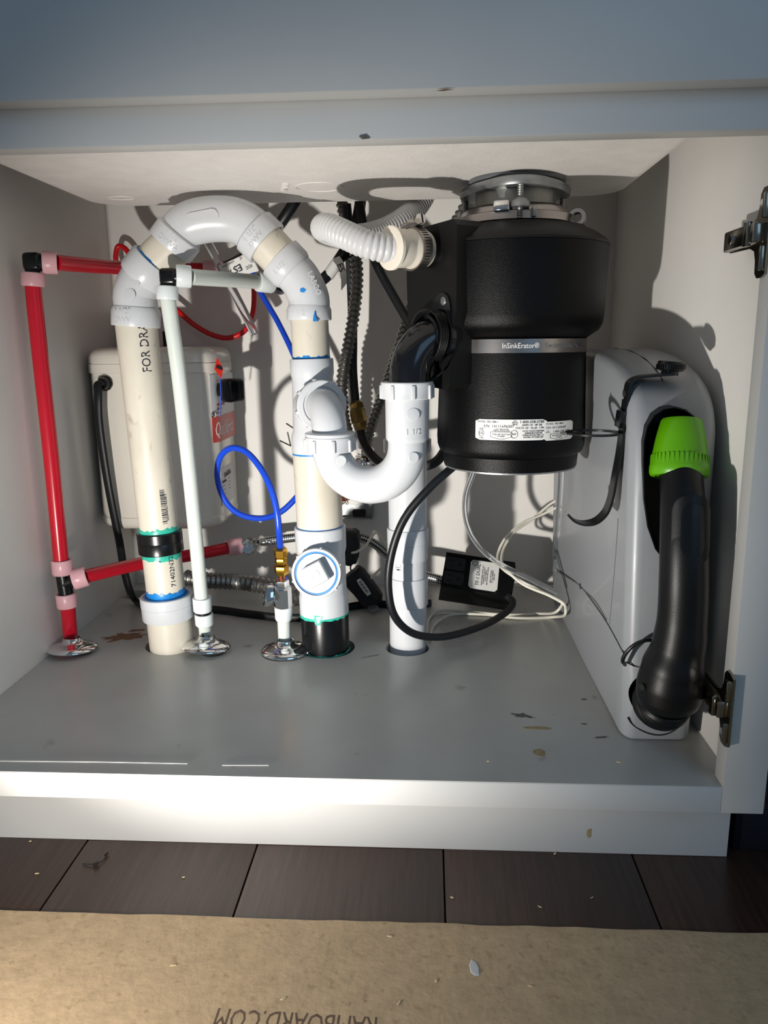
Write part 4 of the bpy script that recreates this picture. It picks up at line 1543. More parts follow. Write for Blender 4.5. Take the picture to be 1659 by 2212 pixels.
# ================================================================== FAUCET SUPPLY HOSES AND TAGS
bm = NB()
tube(bm, [(-0.3033, 0.5360, 0.4990), (-0.2863, 0.5300, 0.5027), (-0.2581, 0.5000, 0.5089), (-0.2243, 0.4700, 0.5206), (-0.1946, 0.4550, 0.5451), (-0.1805, 0.4500, 0.5606), (-0.1673, 0.4500, 0.5790), (-0.1573, 0.4500, 0.5990)], 0.0078, 14, 8)
h1 = single('supply_hose', bm, 'rubber', 'black supply hose rising from behind the arch to the sink, with a white tag', 'hose')
bm = NB()
tube(bm, [(-0.1877, 0.4280, 0.4637), (-0.1697, 0.4400, 0.4654), (-0.1400, 0.4550, 0.4733), (-0.1266, 0.4620, 0.4847), (-0.1134, 0.4680, 0.5033), (-0.1013, 0.4720, 0.5217), (-0.0909, 0.4750, 0.5460), (-0.0840, 0.4750, 0.5757), (-0.0823, 0.4750, 0.5993)], 0.0078, 14, 8)
h2 = single('supply_hose', bm, 'rubber', 'black supply hose right of the white elbow carrying a curled white tag', 'hose')
bm = NB()
tube(bm, [(-0.1035, 0.4800, 0.5769), (-0.1019, 0.4850, 0.5537), (-0.1013, 0.4900, 0.5146), (-0.0997, 0.4950, 0.4555), (-0.1001, 0.5000, 0.3913), (-0.1009, 0.5000, 0.3518), (-0.0969, 0.4900, 0.3023)], 0.0066, 14, 8)
h3 = thing('braided_black_hose', 'black hose hanging straight down to a brass connector behind the trap', 'hose', (-0.0916, 0.4800, 0.2797))
part('hose', bm, 'black_braid', h3)
bm = NB()
b0 = V((-0.0968, 0.4900, 0.3070))
b1 = V((-0.0885, 0.4800, 0.2662))
bd_ = b1 - b0
bl = bd_.length
lathe(bm, b0, bd_, [(0, 0.008), (0.004, 0.0108), (bl * 0.25, 0.0115)], 6)
lathe(bm, b0, bd_, [(bl * 0.28, 0.0116), (bl * 0.72, 0.0118)], 8)
lathe(bm, b0, bd_, [(bl * 0.75, 0.0110), (bl * 0.92, 0.0100), (bl, 0.008)], 6)
part('brass_connector', bm, 'old_brass', h3, 'dull brass hexagonal connector')
bm = NB()
tube(bm, [(-0.0906, 0.4820, 0.2728), (-0.0856, 0.4750, 0.2533), (-0.0736, 0.4550, 0.2358), (-0.0537, 0.4300, 0.2243), (-0.0322, 0.4100, 0.2261), (-0.0192, 0.4000, 0.2403)], 0.0066, 14, 8)
part('lower_hose', bm, 'rubber', h3)
bm = NB()
tube(bm, [(-0.0844, 0.4650, 0.5770), (-0.0755, 0.4550, 0.5311), (-0.0594, 0.4400, 0.4906), (-0.0374, 0.4250, 0.4506), (-0.0138, 0.4100, 0.4111), (0.0027, 0.4000, 0.3841)], 0.0062, 14, 8)
single('sprayer_hose', bm, 'rubber', 'black hose running diagonally down to behind the black elbow pipe', 'hose')


def tag_sheet(pts_top, pts_bot, parent, name='paper_tag', th=0.0004):
    bm = NB()
    A = [V(p) for p in spline(pts_top, 4)]
    B = [V(p) for p in spline(pts_bot, 4)]
    rows = []
    for a, b in zip(A, B):
        rows.append((a, b))
    nrm = (A[-1] - A[0]).cross(B[0] - A[0]).normalized() * th
    va = [(bm.verts.new(a), bm.verts.new(b), bm.verts.new(b + nrm), bm.verts.new(a + nrm)) for a, b in rows]
    for p, q in zip(va, va[1:]):
        for k in range(4):
            bm.faces.new((p[k], p[(k + 1) % 4], q[(k + 1) % 4], q[k]))
    bm.faces.new(va[0])
    bm.faces.new(va[-1][::-1])
    return part(name, bm, 'label', parent)


t1 = tag_sheet([(-0.2713, 0.4270, 0.4934), (-0.2500, 0.4260, 0.5012), (-0.2247, 0.4270, 0.5126)], [(-0.2623, 0.4270, 0.4742), (-0.2417, 0.4260, 0.4798), (-0.2166, 0.4270, 0.4860)], h1)
tu = V((-0.2274, 0.4250, 0.5107)) - V((-0.2689, 0.4250, 0.4932))
tv = V((-0.2689, 0.4250, 0.4932)) - V((-0.2606, 0.4250, 0.4741))
text('print', 'ES', 0.0125, (-0.2452, 0.4245, 0.4892), -tu, -tv, 'ink', t1)
text('print', 'ICC', 0.0055, (-0.2302, 0.4245, 0.4907), -tu, -tv, 'ink', t1)
text('print', 'PMG', 0.0055, (-0.2592, 0.4245, 0.4847), -tu, -tv, 'ink', t1)
text('print', 'LOW LEAD', 0.0036, (-0.2581, 0.4245, 0.4947), -tu, -tv, 'ink', t1)
text('print', 'C', 0.005, (-0.2408, 0.4245, 0.5021), -tu, -tv, 'ink', t1)
t2 = tag_sheet([(-0.1216, 0.4460, 0.5011), (-0.1138, 0.4420, 0.4917), (-0.1089, 0.4400, 0.4789), (-0.1093, 0.4450, 0.4600)], [(-0.1108, 0.4460, 0.5051), (-0.1050, 0.4420, 0.4969), (-0.1013, 0.4400, 0.4836), (-0.1015, 0.4450, 0.4696)], h2)
text('print', 'ES', 0.012, (-0.1085, 0.4385, 0.4895), (0.35, 0, -0.94), (0.94, 0, 0.35), 'ink', t2)
text('print', 'LOW LEAD', 0.003, (-0.1111, 0.4385, 0.4824), (0.35, 0, -0.94), (0.94, 0, 0.35), 'ink', t2)
bm = NB()
lathe(bm, V((-0.1228, 0.4635, 0.4896)), V((-0.1134, 0.4680, 0.5033)) - V((-0.1266, 0.4620, 0.4847)), [(-0.012, 0.0082), (0.012, 0.0082)], 20)
part('paper_tag', bm, 'label', h2)

# ================================================================== METAL CONDUITS
bm = NB()
ribbed(bm, [(-0.1118, 0.5000, 0.5865), (-0.1096, 0.5000, 0.5713), (-0.1025, 0.4900, 0.5514), (-0.0927, 0.4750, 0.5158), (-0.0896, 0.4700, 0.4848), (-0.0915, 0.4700, 0.4540), (-0.0981, 0.4700, 0.4134), (-0.1073, 0.4750, 0.3721), (-0.1138, 0.4800, 0.3447), (-0.1157, 0.4800, 0.3198), (-0.1148, 0.4900, 0.2856), (-0.1088, 0.5100, 0.2491)], 0.0093, 0.0026, 0.0075, 16, 0.8)
single('flexible_conduit', bm, 'flex', 'grey spiral metal conduit hanging beside the black braided hose', 'conduit')
bm = NB()
ribbed(bm, [(0.0580, 0.4000, 0.5603), (0.0469, 0.4100, 0.5427), (0.0269, 0.4400, 0.5215), (0.0042, 0.4600, 0.4915), (-0.0073, 0.4700, 0.4639), (-0.0205, 0.4800, 0.4222), (-0.0412, 0.4950, 0.3613), (-0.0615, 0.5100, 0.3073), (-0.0783, 0.5250, 0.2647), (-0.0856, 0.5320, 0.2392)], 0.0090, 0.0026, 0.0080, 16, 0.8)
single('flexible_conduit', bm, 'flex', 'grey spiral metal conduit slanting from the disposal top down to the wall box', 'conduit')
bm = NB()
ribbed(bm, [(-0.3668, 0.5000, 0.0348), (-0.3280, 0.4850, 0.0352), (-0.2906, 0.4750, 0.0372), (-0.2479, 0.4600, 0.0378), (-0.2156, 0.4550, 0.0310), (-0.1871, 0.4500, 0.0213), (-0.1677, 0.4480, 0.0120)], 0.0128, 0.0030, 0.0088, 18, 0.8)
single('flexible_conduit', bm, 'flex', 'thick ribbed metal conduit lying low between the white pipe and the stack', 'conduit')

# angle valve and steel braided hose
av = thing('angle_valve', 'small chrome angle valve at the end of the red branch pipe', 'valve', (-0.2676, 0.5100, 0.0865))
bm = NB()
a0, a1 = V((-0.2820, 0.5030, 0.0860)), V((-0.2540, 0.5150, 0.0889))
lathe(bm, a0, a1 - a0, [(0, 0.0095), (0.010, 0.0095), (0.012, 0.0075), (0.026, 0.0075), (0.03, 0.0058)], 8)
part('valve_body', bm, 'chrome', av)
bm = NB()
lathe(bm, V((-0.2676, 0.5130, 0.0857)), (0.1, -1, 0.1), [(0, 0.006), (0.012, 0.006), (0.012, 0.0125), (0.014, 0.0135), (0.020, 0.0135), (0.022, 0.0115), (0.0212, 0.0085), (0.0212, 0.003)], 12)
part('valve_handle', bm, 'chrome', av)
bm = NB()
lathe(bm, V((-0.2526, 0.5150, 0.0889)), (1, 0.1, 0.05), [(0, 0.0062), (0.006, 0.0068), (0.012, 0.0068), (0.014, 0.0075), (0.018, 0.0072)], 10)
part('hose_nut', bm, 'chrome', av)
bm = NB()
tube(bm, [(-0.2440, 0.5160, 0.0902), (-0.2110, 0.5200, 0.0938), (-0.1599, 0.5200, 0.0999), (-0.1159, 0.5150, 0.1006), (-0.0798, 0.5100, 0.0916), (-0.0509, 0.5000, 0.0724), (-0.0350, 0.4900, 0.0570), (-0.0081, 0.4800, 0.0507), (0.0162, 0.4750, 0.0451), (0.0370, 0.4700, 0.0411)], 0.0070, 14, 8)
single('braided_steel_hose', bm, 'braid', 'steel braided supply hose running from the angle valve behind the stack', 'hose')
bm = NB()
tube(bm, [(-0.0074, 0.4500, 0.2151), (0.0176, 0.4500, 0.2230), (0.0304, 0.4400, 0.2390), (0.0409, 0.4300, 0.2648)], 0.0070, 12, 6)
single('braided_black_hose', bm, 'black_braid', 'black braided hose piece between the standpipe and the disposal base', 'hose')

# ================================================================== JUNCTION BOX IN THE BACK WALL
jb = thing('junction_box', 'metal electrical box set in a torn hole of the back wall', 'electrical box', (-0.1067, 0.5750, 0.1172))
bm = NB()
pl = [V(q) for q in [(-0.1377, 0.5795, 0.1658), (-0.1315, 0.5795, 0.1734), (-0.1135, 0.5795, 0.1764), (-0.0912, 0.5795, 0.1734), (-0.0749, 0.5795, 0.1643), (-0.0796, 0.5795, 0.1445), (-0.0857, 0.5795, 0.1377), (-0.0947, 0.5795, 0.1392), (-0.1068, 0.5795, 0.1338), (-0.1203, 0.5795, 0.1369), (-0.1309, 0.5795, 0.1338), (-0.1383, 0.5795, 0.1430)]]
prism(bm, pl, (0, -0.004, 0))
part('torn_plaster', bm, 'plaster', jb, 'torn white plaster round the hole')
bm = NB()
a, b, c, d = (V(q) for q in [(-0.1308, 0.5790, 0.1354), (-0.0797, 0.5790, 0.1385), (-0.0808, 0.5790, 0.1148), (-0.1313, 0.5790, 0.1155)])
prism(bm, [a, b, c, d], (0, -0.002, 0))
prism(bm, [c, d, d - UY * 0.016, c - UY * 0.016], (0, 0, 0.0015))
prism(bm, [b, c, c - UY * 0.016, b - UY * 0.016], (0.0015, 0, 0))
part('metal_box', bm, 'galv', jb)
bm = NB()
lathe(bm, V((-0.1023, 0.5770, 0.1229)), (0, -1, 0.4), [(0, 0.011), (0.002, 0.011)], 24)
part('knockout', bm, 'hole', jb)
for k in range(6):
    bm = NB()
    r_ = random.Random(40 + k)
    q = V((-0.1258, 0.5760, 0.1467)) + V((r_.uniform(-.003, .003), 0, 0))
    tube(bm, [q, q + V((r_.uniform(-.006, .008), -0.010, r_.uniform(-.004, .006))), q + V((r_.uniform(-.01, .01), -0.013, r_.uniform(-.012, .008))), q + V((r_.uniform(-.008, .012), -0.006, r_.uniform(-.012, .008)))], 0.0007, 6, 5)
    part('copper_wire', bm, 'copper', jb)
bm = NB()
hexa(bm, V((-0.0867, 0.5360, 0.2330)), (0, 0.1, -1), 0.0125, 0, 0.012)
lathe(bm, V((-0.0892, 0.5380, 0.2206)), (0, 0.1, -1), [(0, 0.0135), (0.004, 0.0165), (0.010, 0.0165), (0.012, 0.012), (0.026, 0.012)], 20)
part('conduit_connector', bm, 'chrome', jb, 'shiny conduit connector')
bm = NB()
boxab(bm, V((-0.1062, 0.5700, 0.2019)), V((-0.0703, 0.5790, 0.1734)), 0.001)
part('cover_plate', bm, 'galv', jb)

# nails in the back wall
for i, (p, q) in enumerate((((-0.2095, 0.5450, 0.2703), (-0.2052, 0.5800, 0.2594)), ((-0.2207, 0.5450, 0.2438), (-0.2107, 0.5800, 0.2313)))):
    bm = NB()
    sweep(bm, [V(p), V(q)], 0.0011, 8)
    single('nail', bm, 'hole', ('dark nail in the back wall left of the tee, upper of two', 'dark nail in the back wall left of the tee, lower of two')[i], 'nail', 'nails in the back wall')

# ================================================================== HOT WATER TANK
tk = thing('water_tank', 'white box shaped hot water tank on the back wall at left', 'water heater', (-0.385, 0.50, 0.128))
tx0, tx1, ty0, ty1 = -0.476, -0.292, 0.432, 0.578


def tank_rows(bm, spec, r=0.036):
    rows = []
    for ins, z in spec:
        rows.append([bm.verts.new(p) for p in rrect(tx0 + ins, tx1 - ins, ty0 + ins, ty1 - 0.0005, max(0.006, r - ins * 0.5), z)])
    for a, b in zip(rows, rows[1:]):
        for k in range(len(a)):
            bm.faces.new((a[k], a[(k + 1) % len(a)], b[(k + 1) % len(a)], b[k]))
    bm.faces.new(rows[0])
    bm.faces.new(rows[-1])
    return bm


zb0, zb1, zt0, zt1, zt2 = 0.127, 0.146, 0.352, 0.366, 0.388
bm = NB()
tank_rows(bm, [(0.0012, zb1 - 0.001), (0.0012, zt0 + 0.001)])
part('tank_body', bm, 'tank', tk)
bm = NB()
tank_rows(bm, [(0.014, zb0), (0.006, zb0 + 0.002), (0.0015, zb0 + 0.007), (0.0, zb0 + 0.012), (0.0, zb1 - 0.001), (0.001, zb1)])
part('bottom_cap', bm, 'tank', tk)
bm = NB()
tank_rows(bm, [(0.001, zt0), (-0.001, zt0 + 0.001), (-0.001, zt1 - 0.001), (0.0006, zt1), (-0.0005, zt1 + 0.001), (0.0, zt2 - 0.012), (0.004, zt2 - 0.005), (0.011, zt2 - 0.001), (0.022, zt2)])
part('lid', bm, 'tank', tk)
# everything on the right front corner follows the rounded corner
ccx, ccy, cr = tx1 - 0.036, ty0 + 0.036, 0.0349


def corner_pt(s, z, out=0.0):
    """s metres along the wall from the front corner start, round the corner and back along the right side"""
    q = cr * math.pi / 2
    if s < 0:
        return V((ccx + s, ty0 + 0.0012 - out, z))
    if s < q:
        a = -math.pi / 2 + s / cr
        return V((ccx + (cr + out) * math.cos(a), ccy + (cr + out) * math.sin(a), z))
    return V((tx1 - 0.0012 + out, ccy + (s - q), z))


def wrap_patch(s0, s1, z0, z1, out, th, m, parent, name, n=16):
    bm = NB()
    cols = []
    for i in range(n + 1):
        s = s0 + (s1 - s0) * i / n
        cols.append((bm.verts.new(corner_pt(s, z0, out)), bm.verts.new(corner_pt(s, z1, out)), bm.verts.new(corner_pt(s, z1, out + th)), bm.verts.new(corner_pt(s, z0, out + th))))
    for a, b in zip(cols, cols[1:]):
        for k in range(4):
            bm.faces.new((a[k], a[(k + 1) % 4], b[(k + 1) % 4], b[k]))
    bm.faces.new(cols[0])
    bm.faces.new(cols[-1][::-1])
    return part(name, bm, m, parent)


def wrap_text(s, size, s0, z, out, m, parent, shear=0.0, xs=1.0):
    o = text('print', s, size, (0, 0, 0), UX, UY, m, None, ext=0.0001, align='LEFT', shear=shear, xs=xs)
    me = o.data
    off = ROOT[parent]
    for v in me.vertices:
        v.co = corner_pt(s0 + v.co.x, z + v.co.y, out + v.co.z) - off
    o.parent = parent
    ROOT[o] = off
    return o



pl1 = wrap_patch(0.034, 0.140, 0.262, 0.349, 0.0002, 0.0006, 'label_grey', tk, 'front_panel')
pl2 = wrap_patch(0.034, 0.140, 0.253, 0.290, 0.0006, 0.0006, 'label_red', pl1 if False else tk, 'red_label')
pl2['label'] = 'red label with white script lettering'
wrap_text('Quick&Hot', 0.030, 0.038, 0.2705, 0.0013, 'etch', pl2, 0.18, 0.62)
wrap_text('INSTANT HOT\nWATER', 0.006, 0.046, 0.303, 0.001, 'ink_red', pl1)
wrap_text('COMFORT', 0.004, 0.044, 0.294, 0.001, 'ink_red', pl1)
wrap_text('OFF', 0.004, 0.052, 0.340, 0.001, 'ink_red', pl1)
stc = wrap_patch(0.046, 0.112, 0.158, 0.213, 0.0002, 0.0004, 'label_grey', tk, 'spec_sticker')
wrap_text('Quick&Hot', 0.012, 0.060, 0.202, 0.0008, 'ink', stc, 0.15, 0.7)
wrap_text('WARNING\n----- ----\n------- ---\n---- ----- \n--- -----', 0.0058, 0.050, 0.181, 0.0008, 'ink', stc, 0, 0.8)
wrap_text('------ ---\n--- -----\n----- ---\n--- -----', 0.0052, 0.082, 0.186, 0.0008, 'ink', stc, 0, 0.8)
# knob
bm = NB()
kc = V((-0.2685, 0.4550, 0.3270))
kd = V((0.80, -0.60, 0)).normalized()
box(bm, kc, (0.024, 0.030, 0.033), Matrix((kd, UZ.cross(kd), UZ)).transposed(), 0.0055, 3)
lathe(bm, kc - kd * 0.030, kd, [(0, 0.010), (0.02, 0.010)], 20)
kb = part('thermostat_knob', bm, 'abs', tk, 'square black thermostat knob')
bm = NB()
box(bm, kc + kd * 0.0125, (0.003, 0.006, 0.026), Matrix((kd, UZ.cross(kd), UZ)).transposed(), 0.001)
part('knob_ridge', bm, 'abs', kb)
# red tag
bm = NB()
prism(bm, [(-0.2837, 0.4400, 0.3738), (-0.2775, 0.4450, 0.3571), (-0.2809, 0.4450, 0.3437), (-0.2875, 0.4360, 0.3575)], (0.0002, -0.0006, 0))
tg = part('red_tag', bm, 'tag_red', tk, 'red diamond shaped paper tag')
bm = NB()
prism(bm, [(-0.2847, 0.4365, 0.3625), (-0.2780, 0.4425, 0.3597), (-0.2782, 0.4425, 0.3553), (-0.2849, 0.4365, 0.3587)], (0.0002, -0.0006, 0))
part('print', bm, 'ink', tg)
bm = NB()
lathe(bm, corner_pt(0.037, 0.293, -0.001), V((0.6, -0.8, 0)), [(0, 0.004), (0.004, 0.004), (0.006, 0.002)], 12)
part('screw', bm, 'chrome', tk)
bm = NB()
tube(bm, [(-0.2825, 0.4440, 0.3457), (-0.2823, 0.4440, 0.3265), (-0.2839, 0.4440, 0.3090), (-0.2866, 0.4450, 0.2907)], 0.0008, 6, 5)
part('tag_string', bm, 'blue', tk)
bm = NB()
gq = V((-0.4421, 0.4310, 0.3393))
lathe(bm, gq + UY * 0.004, (0, -1, 0), [(0, 0.0105), (0.006, 0.0105), (0.008, 0.0085), (0.014, 0.0075)], 24)
part('cord_grommet', bm, 'abs', tk)
bm = NB()
lathe(bm, (-0.385, 0.535, 0.389), UZ, [(0, 0.006), (0.022, 0.006)], 14)
part('outlet_stub', bm, 'abs', tk)

bm = NB()
tube(bm, [gq + V((0, -0.006, 0)), gq + V((-0.004, -0.014, 0.0)), (-0.4451, 0.4120, 0.3264), (-0.4474, 0.4120, 0.2947), (-0.4460, 0.4150, 0.2294), (-0.4436, 0.4200, 0.1752), (-0.4409, 0.4300, 0.1111), (-0.4439, 0.4450, 0.0643), (-0.4411, 0.4520, 0.0295),
          (-0.4422, 0.4726, 0.0070), (-0.4108, 0.4422, 0.0060), (-0.3652, 0.4325, 0.0055), (-0.3103, 0.4359, 0.0055), (-0.2503, 0.4175, 0.0055), (-0.1933, 0.4036, 0.0055), (-0.1479, 0.4144, 0.0055), (-0.1048, 0.4556, 0.0055), (-0.0673, 0.4671, 0.0055), (-0.0217, 0.4578, 0.0055), (0.0129, 0.4733, 0.0055)],
     0.0048, 12, 8, (1.35, 0.85))
single('power_cord', bm, 'rubber', 'black flat power cord from the tank front down along the cabinet floor', 'cord')

# ================================================================== FOAM WRAPPED PLUGS AND WIRES


def lump(name, c, s, rot, label, seed):
    bm = NB()
    bmesh.ops.create_icosphere(bm, subdivisions=4, radius=1.0)
    r = random.Random(seed)
    dirs = [V((r.uniform(-1, 1), r.uniform(-1, 1), r.uniform(-1, 1))).normalized() for _ in range(46)]
    for v in bm.verts:
        n = v.co.normalized()
        q = V([math.copysign(abs(x) ** 0.62, x) for x in n])
        k = max(0, max(n.dot(d) for d in dirs) - 0.93) * 1.6
        v.co = V((q.x * s[0], q.y * s[1], q.z * s[2])) * (0.92 + k)
    bmesh.ops.transform(bm, matrix=Matrix.Translation(V(c)) @ rot.to_4x4(), verts=bm.verts)
    t = thing(name, label, 'plug', (c[0], c[1], c[2] - s[2]))
    part('foam_sleeve', bm, 'foam', t)
    return t


pg1 = lump('wrapped_plug', (-0.1067, 0.4400, 0.1028), (0.017, 0.02, 0.028), Matrix.Rotation(0.1, 3, 'Y'), 'black lumpy wrapped plug directly right of the cleanout tee', 5)
rl = Matrix.Rotation(0.62, 3, 'Y')
pg2 = lump('wrapped_plug', (-0.0864, 0.4500, 0.0379), (0.0185, 0.018, 0.0335), rl.inverted(), 'black lumpy wrapped plug with a barcode sticker low right of the stack', 9)
bm = NB()
o_ = V((-0.0838, 0.4275, 0.0452))
uu = V((0.55, 0, -0.83))
patch(bm, 0.028, 0.008, o_, uu, V((0.83, 0, 0.55)), None, 'u', 0.0006, 0.001, 4)
sb = part('barcode_sticker', bm, 'label', pg2)
bm = NB()
for k in range(12):
    cc = o_ + uu.normalized() * (-0.010 + 0.0018 * k) + V((0, -0.0008, 0))
    box(bm, cc, (0.0006 + 0.0005 * (k % 3 == 0), 0.0004, 0.0045), Matrix.Rotation(0.985, 3, 'Y'))
part('print', bm, 'ink', sb)
bm = NB()
prism(bm, [(-0.0787, 0.4350, 0.0144), (-0.0685, 0.4350, 0.0159), (-0.0618, 0.4350, 0.0074), (-0.0714, 0.4350, 0.0016), (-0.0795, 0.4350, 0.0087)], (0, 0.006, 0))
part('clear_plug', bm, 'clear_plastic', pg2)
bm = NB()
tube(bm, [(-0.1105, 0.4300, 0.0958), (-0.0928, 0.4200, 0.1000), (-0.0794, 0.4200, 0.1096), (-0.0654, 0.4300, 0.1262), (-0.0575, 0.4400, 0.1134), (-0.0495, 0.4500, 0.0934), (-0.0523, 0.4600, 0.0729), (-0.0662, 0.4600, 0.0586), (-0.0759, 0.4500, 0.0509)], 0.0019, 8, 8)
single('white_wire', bm, 'white_cable', 'thin white wire arching between the two wrapped plugs', 'wire')
bm = NB()
tube(bm, [(-0.1078, 0.4400, 0.1167), (-0.0988, 0.4300, 0.1124), (-0.0939, 0.4250, 0.1000), (-0.0982, 0.4250, 0.0862), (-0.1030, 0.4300, 0.0723), (-0.0988, 0.4400, 0.0609), (-0.0974, 0.4450, 0.0487)], 0.0012, 8, 8)
single('grey_wire', bm, 'vac_dark', 'thin dark wire curling between the two wrapped plugs', 'wire')

# ================================================================== TRANSFORMER
tf = thing('transformer', 'black transformer box with two outlets and a white label under the disposal', 'transformer', (0.0814, 0.4555, 0.0000))
A_, B_, C_, D_ = V((0.0448, 0.4680, 0.0825)), V((0.1395, 0.4620, 0.0734)), V((0.1255, 0.4280, 0.0355)), V((0.0240, 0.4320, 0.0530))
fu = ((B_ - A_) + (C_ - D_)).normalized()
fv = ((A_ - D_) + (B_ - C_))
fv = (fv - fu * fv.dot(fu)).normalized()
fn = fu.cross(fv)
cc = (A_ + B_ + C_ + D_) / 4
W2, H2, T2 = 0.053, 0.029, 0.044
bm = NB()
prism(bm, [cc + fu * x + fv * y - fn * T2 for x, y in ((-W2, -H2), (W2 * .93, -H2), (W2, H2 * .4), (W2 * .95, H2), (-W2 * .97, H2))], fn * T2)
bev_all(bm, 0.003, 3)
zmin = min(v.co.z for v in bm.verts)
bmesh.ops.translate(bm, verts=bm.verts, vec=(0, 0, 0.0015 - zmin))
dzt = V((0, 0, 0.0015 - zmin))
cc = cc + dzt
part('case', bm, 'abs', tf)
for k in (0.011, -0.013):
    bm = NB()
    oc = cc + fu * -0.036 + fv * k
    patch(bm, 0.029, 0.021, oc, fu, fv, None, 'u', 0.0012, 0.002, 8)
    of = part('outlet', bm, 'vac_black', tf)
    bm = NB()
    R3 = Matrix((fu, fv, fn)).transposed()
    box(bm, oc + fn * 0.0012 + fu * -0.006 + fv * 0.004, (0.0062, 0.0018, 0.0008), R3)
    box(bm, oc + fn * 0.0012 + fu * -0.006 + fv * -0.005, (0.0062, 0.0018, 0.0008), R3)
    lathe(bm, oc + fn * 0.001, fn, [(0, 0.0024), (0.0008, 0.0024)], 12)
    bmesh.ops.translate(bm, verts=bm.verts[-24:], vec=fu * 0.007)
    part('outlet_slots', bm, 'recess', of)
bm = NB()
lc = cc + fu * 0.007 + fv * -0.001
patch(bm, 0.042, 0.047, lc, fu, fv, None, 'u', 0.0004, 0.004, 12)
tl = part('label', bm, 'label', tf, 'white label with print running sideways')
text('print', 'TF-1 DUAL', 0.0075, lc + fu * -0.0085 + fn * 0.0005, fv, -fu, 'ink', tl)
text('print', 'TRANSFORMER OUTPUT 24 V\nFOR INDOOR USE ONLY\nCLASS 2 WIRING\nRISK OF ELECTRIC SHOCK', 0.0025, lc + fu * 0.0015 + fn * 0.0005, fv, -fu, 'ink', tl)
text('print', 'INPUT 120 V 60 Hz\nDO NOT IMMERSE\nKEEP DRY', 0.0025, lc + fu * 0.0125 + fn * 0.0005, fv, -fu, 'ink', tl)
bm = NB()
tube(bm, [lc + fu * (-0.0145 + 0.004 * math.cos(t * math.pi / 8)) + fv * (0.018 + 0.004 * math.sin(t * math.pi / 8)) + fn * 0.0006 for t in range(17)], 0.0004, 5, 2)
part('print', bm, 'ink', tl)
text('print', 'UL', 0.004, lc + fu * -0.0145 + fv * 0.018 + fn * 0.0005, UX, UZ, 'ink', tl)

bm = NB()
tube(bm, [(0.0451, 0.2850, 0.2483), (0.0365, 0.2750, 0.2432), (0.0118, 0.2620, 0.2232), (-0.0189, 0.2580, 0.1859), (-0.0353, 0.2580, 0.1401), (-0.0391, 0.2600, 0.0986), (-0.0323, 0.2650, 0.0612), (-0.0110, 0.2800, 0.0332), (0.0243, 0.3020, 0.0193), (0.0677, 0.3350, 0.0172),
          (0.1050, 0.3780, 0.0179), (0.1257, 0.4020, 0.0251), (0.1285, 0.4120, 0.0313), (0.1214, 0.4200, 0.0354)], 0.0049, 14, 8)
single('power_cord', bm, 'rubber', 'black round power cord looping from the disposal base to the transformer', 'cord')
bm = NB()
tube(bm, [(0.2101, 0.5100, 0.1609), (0.1932, 0.5100, 0.1516), (0.1650, 0.5000, 0.1296), (0.1357, 0.4800, 0.1144), (0.1193, 0.4600, 0.0950), (0.1141, 0.4300, 0.0825), (0.1184, 0.4000, 0.0799), (0.1393, 0.3850, 0.0647), (0.1755, 0.3720, 0.0520), (0.1927, 0.3650, 0.0427), (0.1936, 0.3580, 0.0347),
          (0.1886, 0.4246, 0.0030), (0.1386, 0.4194, 0.0030), (0.0867, 0.4334, 0.0030), (0.0430, 0.4303, 0.0030), (0.0191, 0.3919, 0.0030), (0.0113, 0.3361, 0.0030)], 0.0021, 8, 8)
single('white_cable', bm, 'white_cable', 'thin white cable looping on the floor, lower of the two white loops', 'cable')
bm = NB()
tube(bm, [(0.2020, 0.5000, 0.1488), (0.1785, 0.5000, 0.1367), (0.1488, 0.4900, 0.1262), (0.1226, 0.4700, 0.1085), (0.1109, 0.4550, 0.0893), (0.1111, 0.4250, 0.0792), (0.1335, 0.3900, 0.0697), (0.1701, 0.3780, 0.0539), (0.1904, 0.3700, 0.0436), (0.1849, 0.3650, 0.0348),
          (0.1674, 0.4376, 0.0030), (0.1258, 0.4243, 0.0060), (0.0671, 0.4428, 0.0030), (0.0264, 0.4457, 0.0030), (0.0114, 0.4160, 0.0030), (0.0075, 0.3494, 0.0030)], 0.0019, 8, 8)
single('white_cable', bm, 'white_cable', 'thin white cable looping on the floor, upper of the two white loops', 'cable')
bm = NB()
tube(bm, [(0.0678, 0.3300, 0.2413), (0.0659, 0.3350, 0.2287), (0.0582, 0.3600, 0.1939), (0.0595, 0.3800, 0.1595), (0.0710, 0.4000, 0.1261), (0.0896, 0.4050, 0.1023), (0.1146, 0.3950, 0.0867), (0.1454, 0.3850, 0.0740), (0.1852, 0.3750, 0.0550)], 0.0037, 12, 8)
single('clear_tube', bm, 'clear', 'clear plastic tube hanging from the disposal base across the transformer', 'tube')
bm = NB()
tube(bm, [(0.1952, 0.4400, 0.2242), (0.1965, 0.4500, 0.1829), (0.1981, 0.4700, 0.1241), (0.2005, 0.4900, 0.0548)], 0.0045, 10, 6)
single('clear_tube', bm, 'clear', 'clear tube standing upright beside the rear of the vacuum', 'tube')

# ================================================================== VACUUM
vac = thing('wall_vacuum', 'silver grey box vacuum with black handle and green collar against the right cabinet wall', 'vacuum', (0.234, 0.30, 0.0))
VC = 0.2365


def taper(bm):
    for v in bm.verts:
        k = 0.85 + 0.16 * min(1.0, max(0.0, v.co.z / 0.30))
        v.co.x = VC + (v.co.x - VC) * k


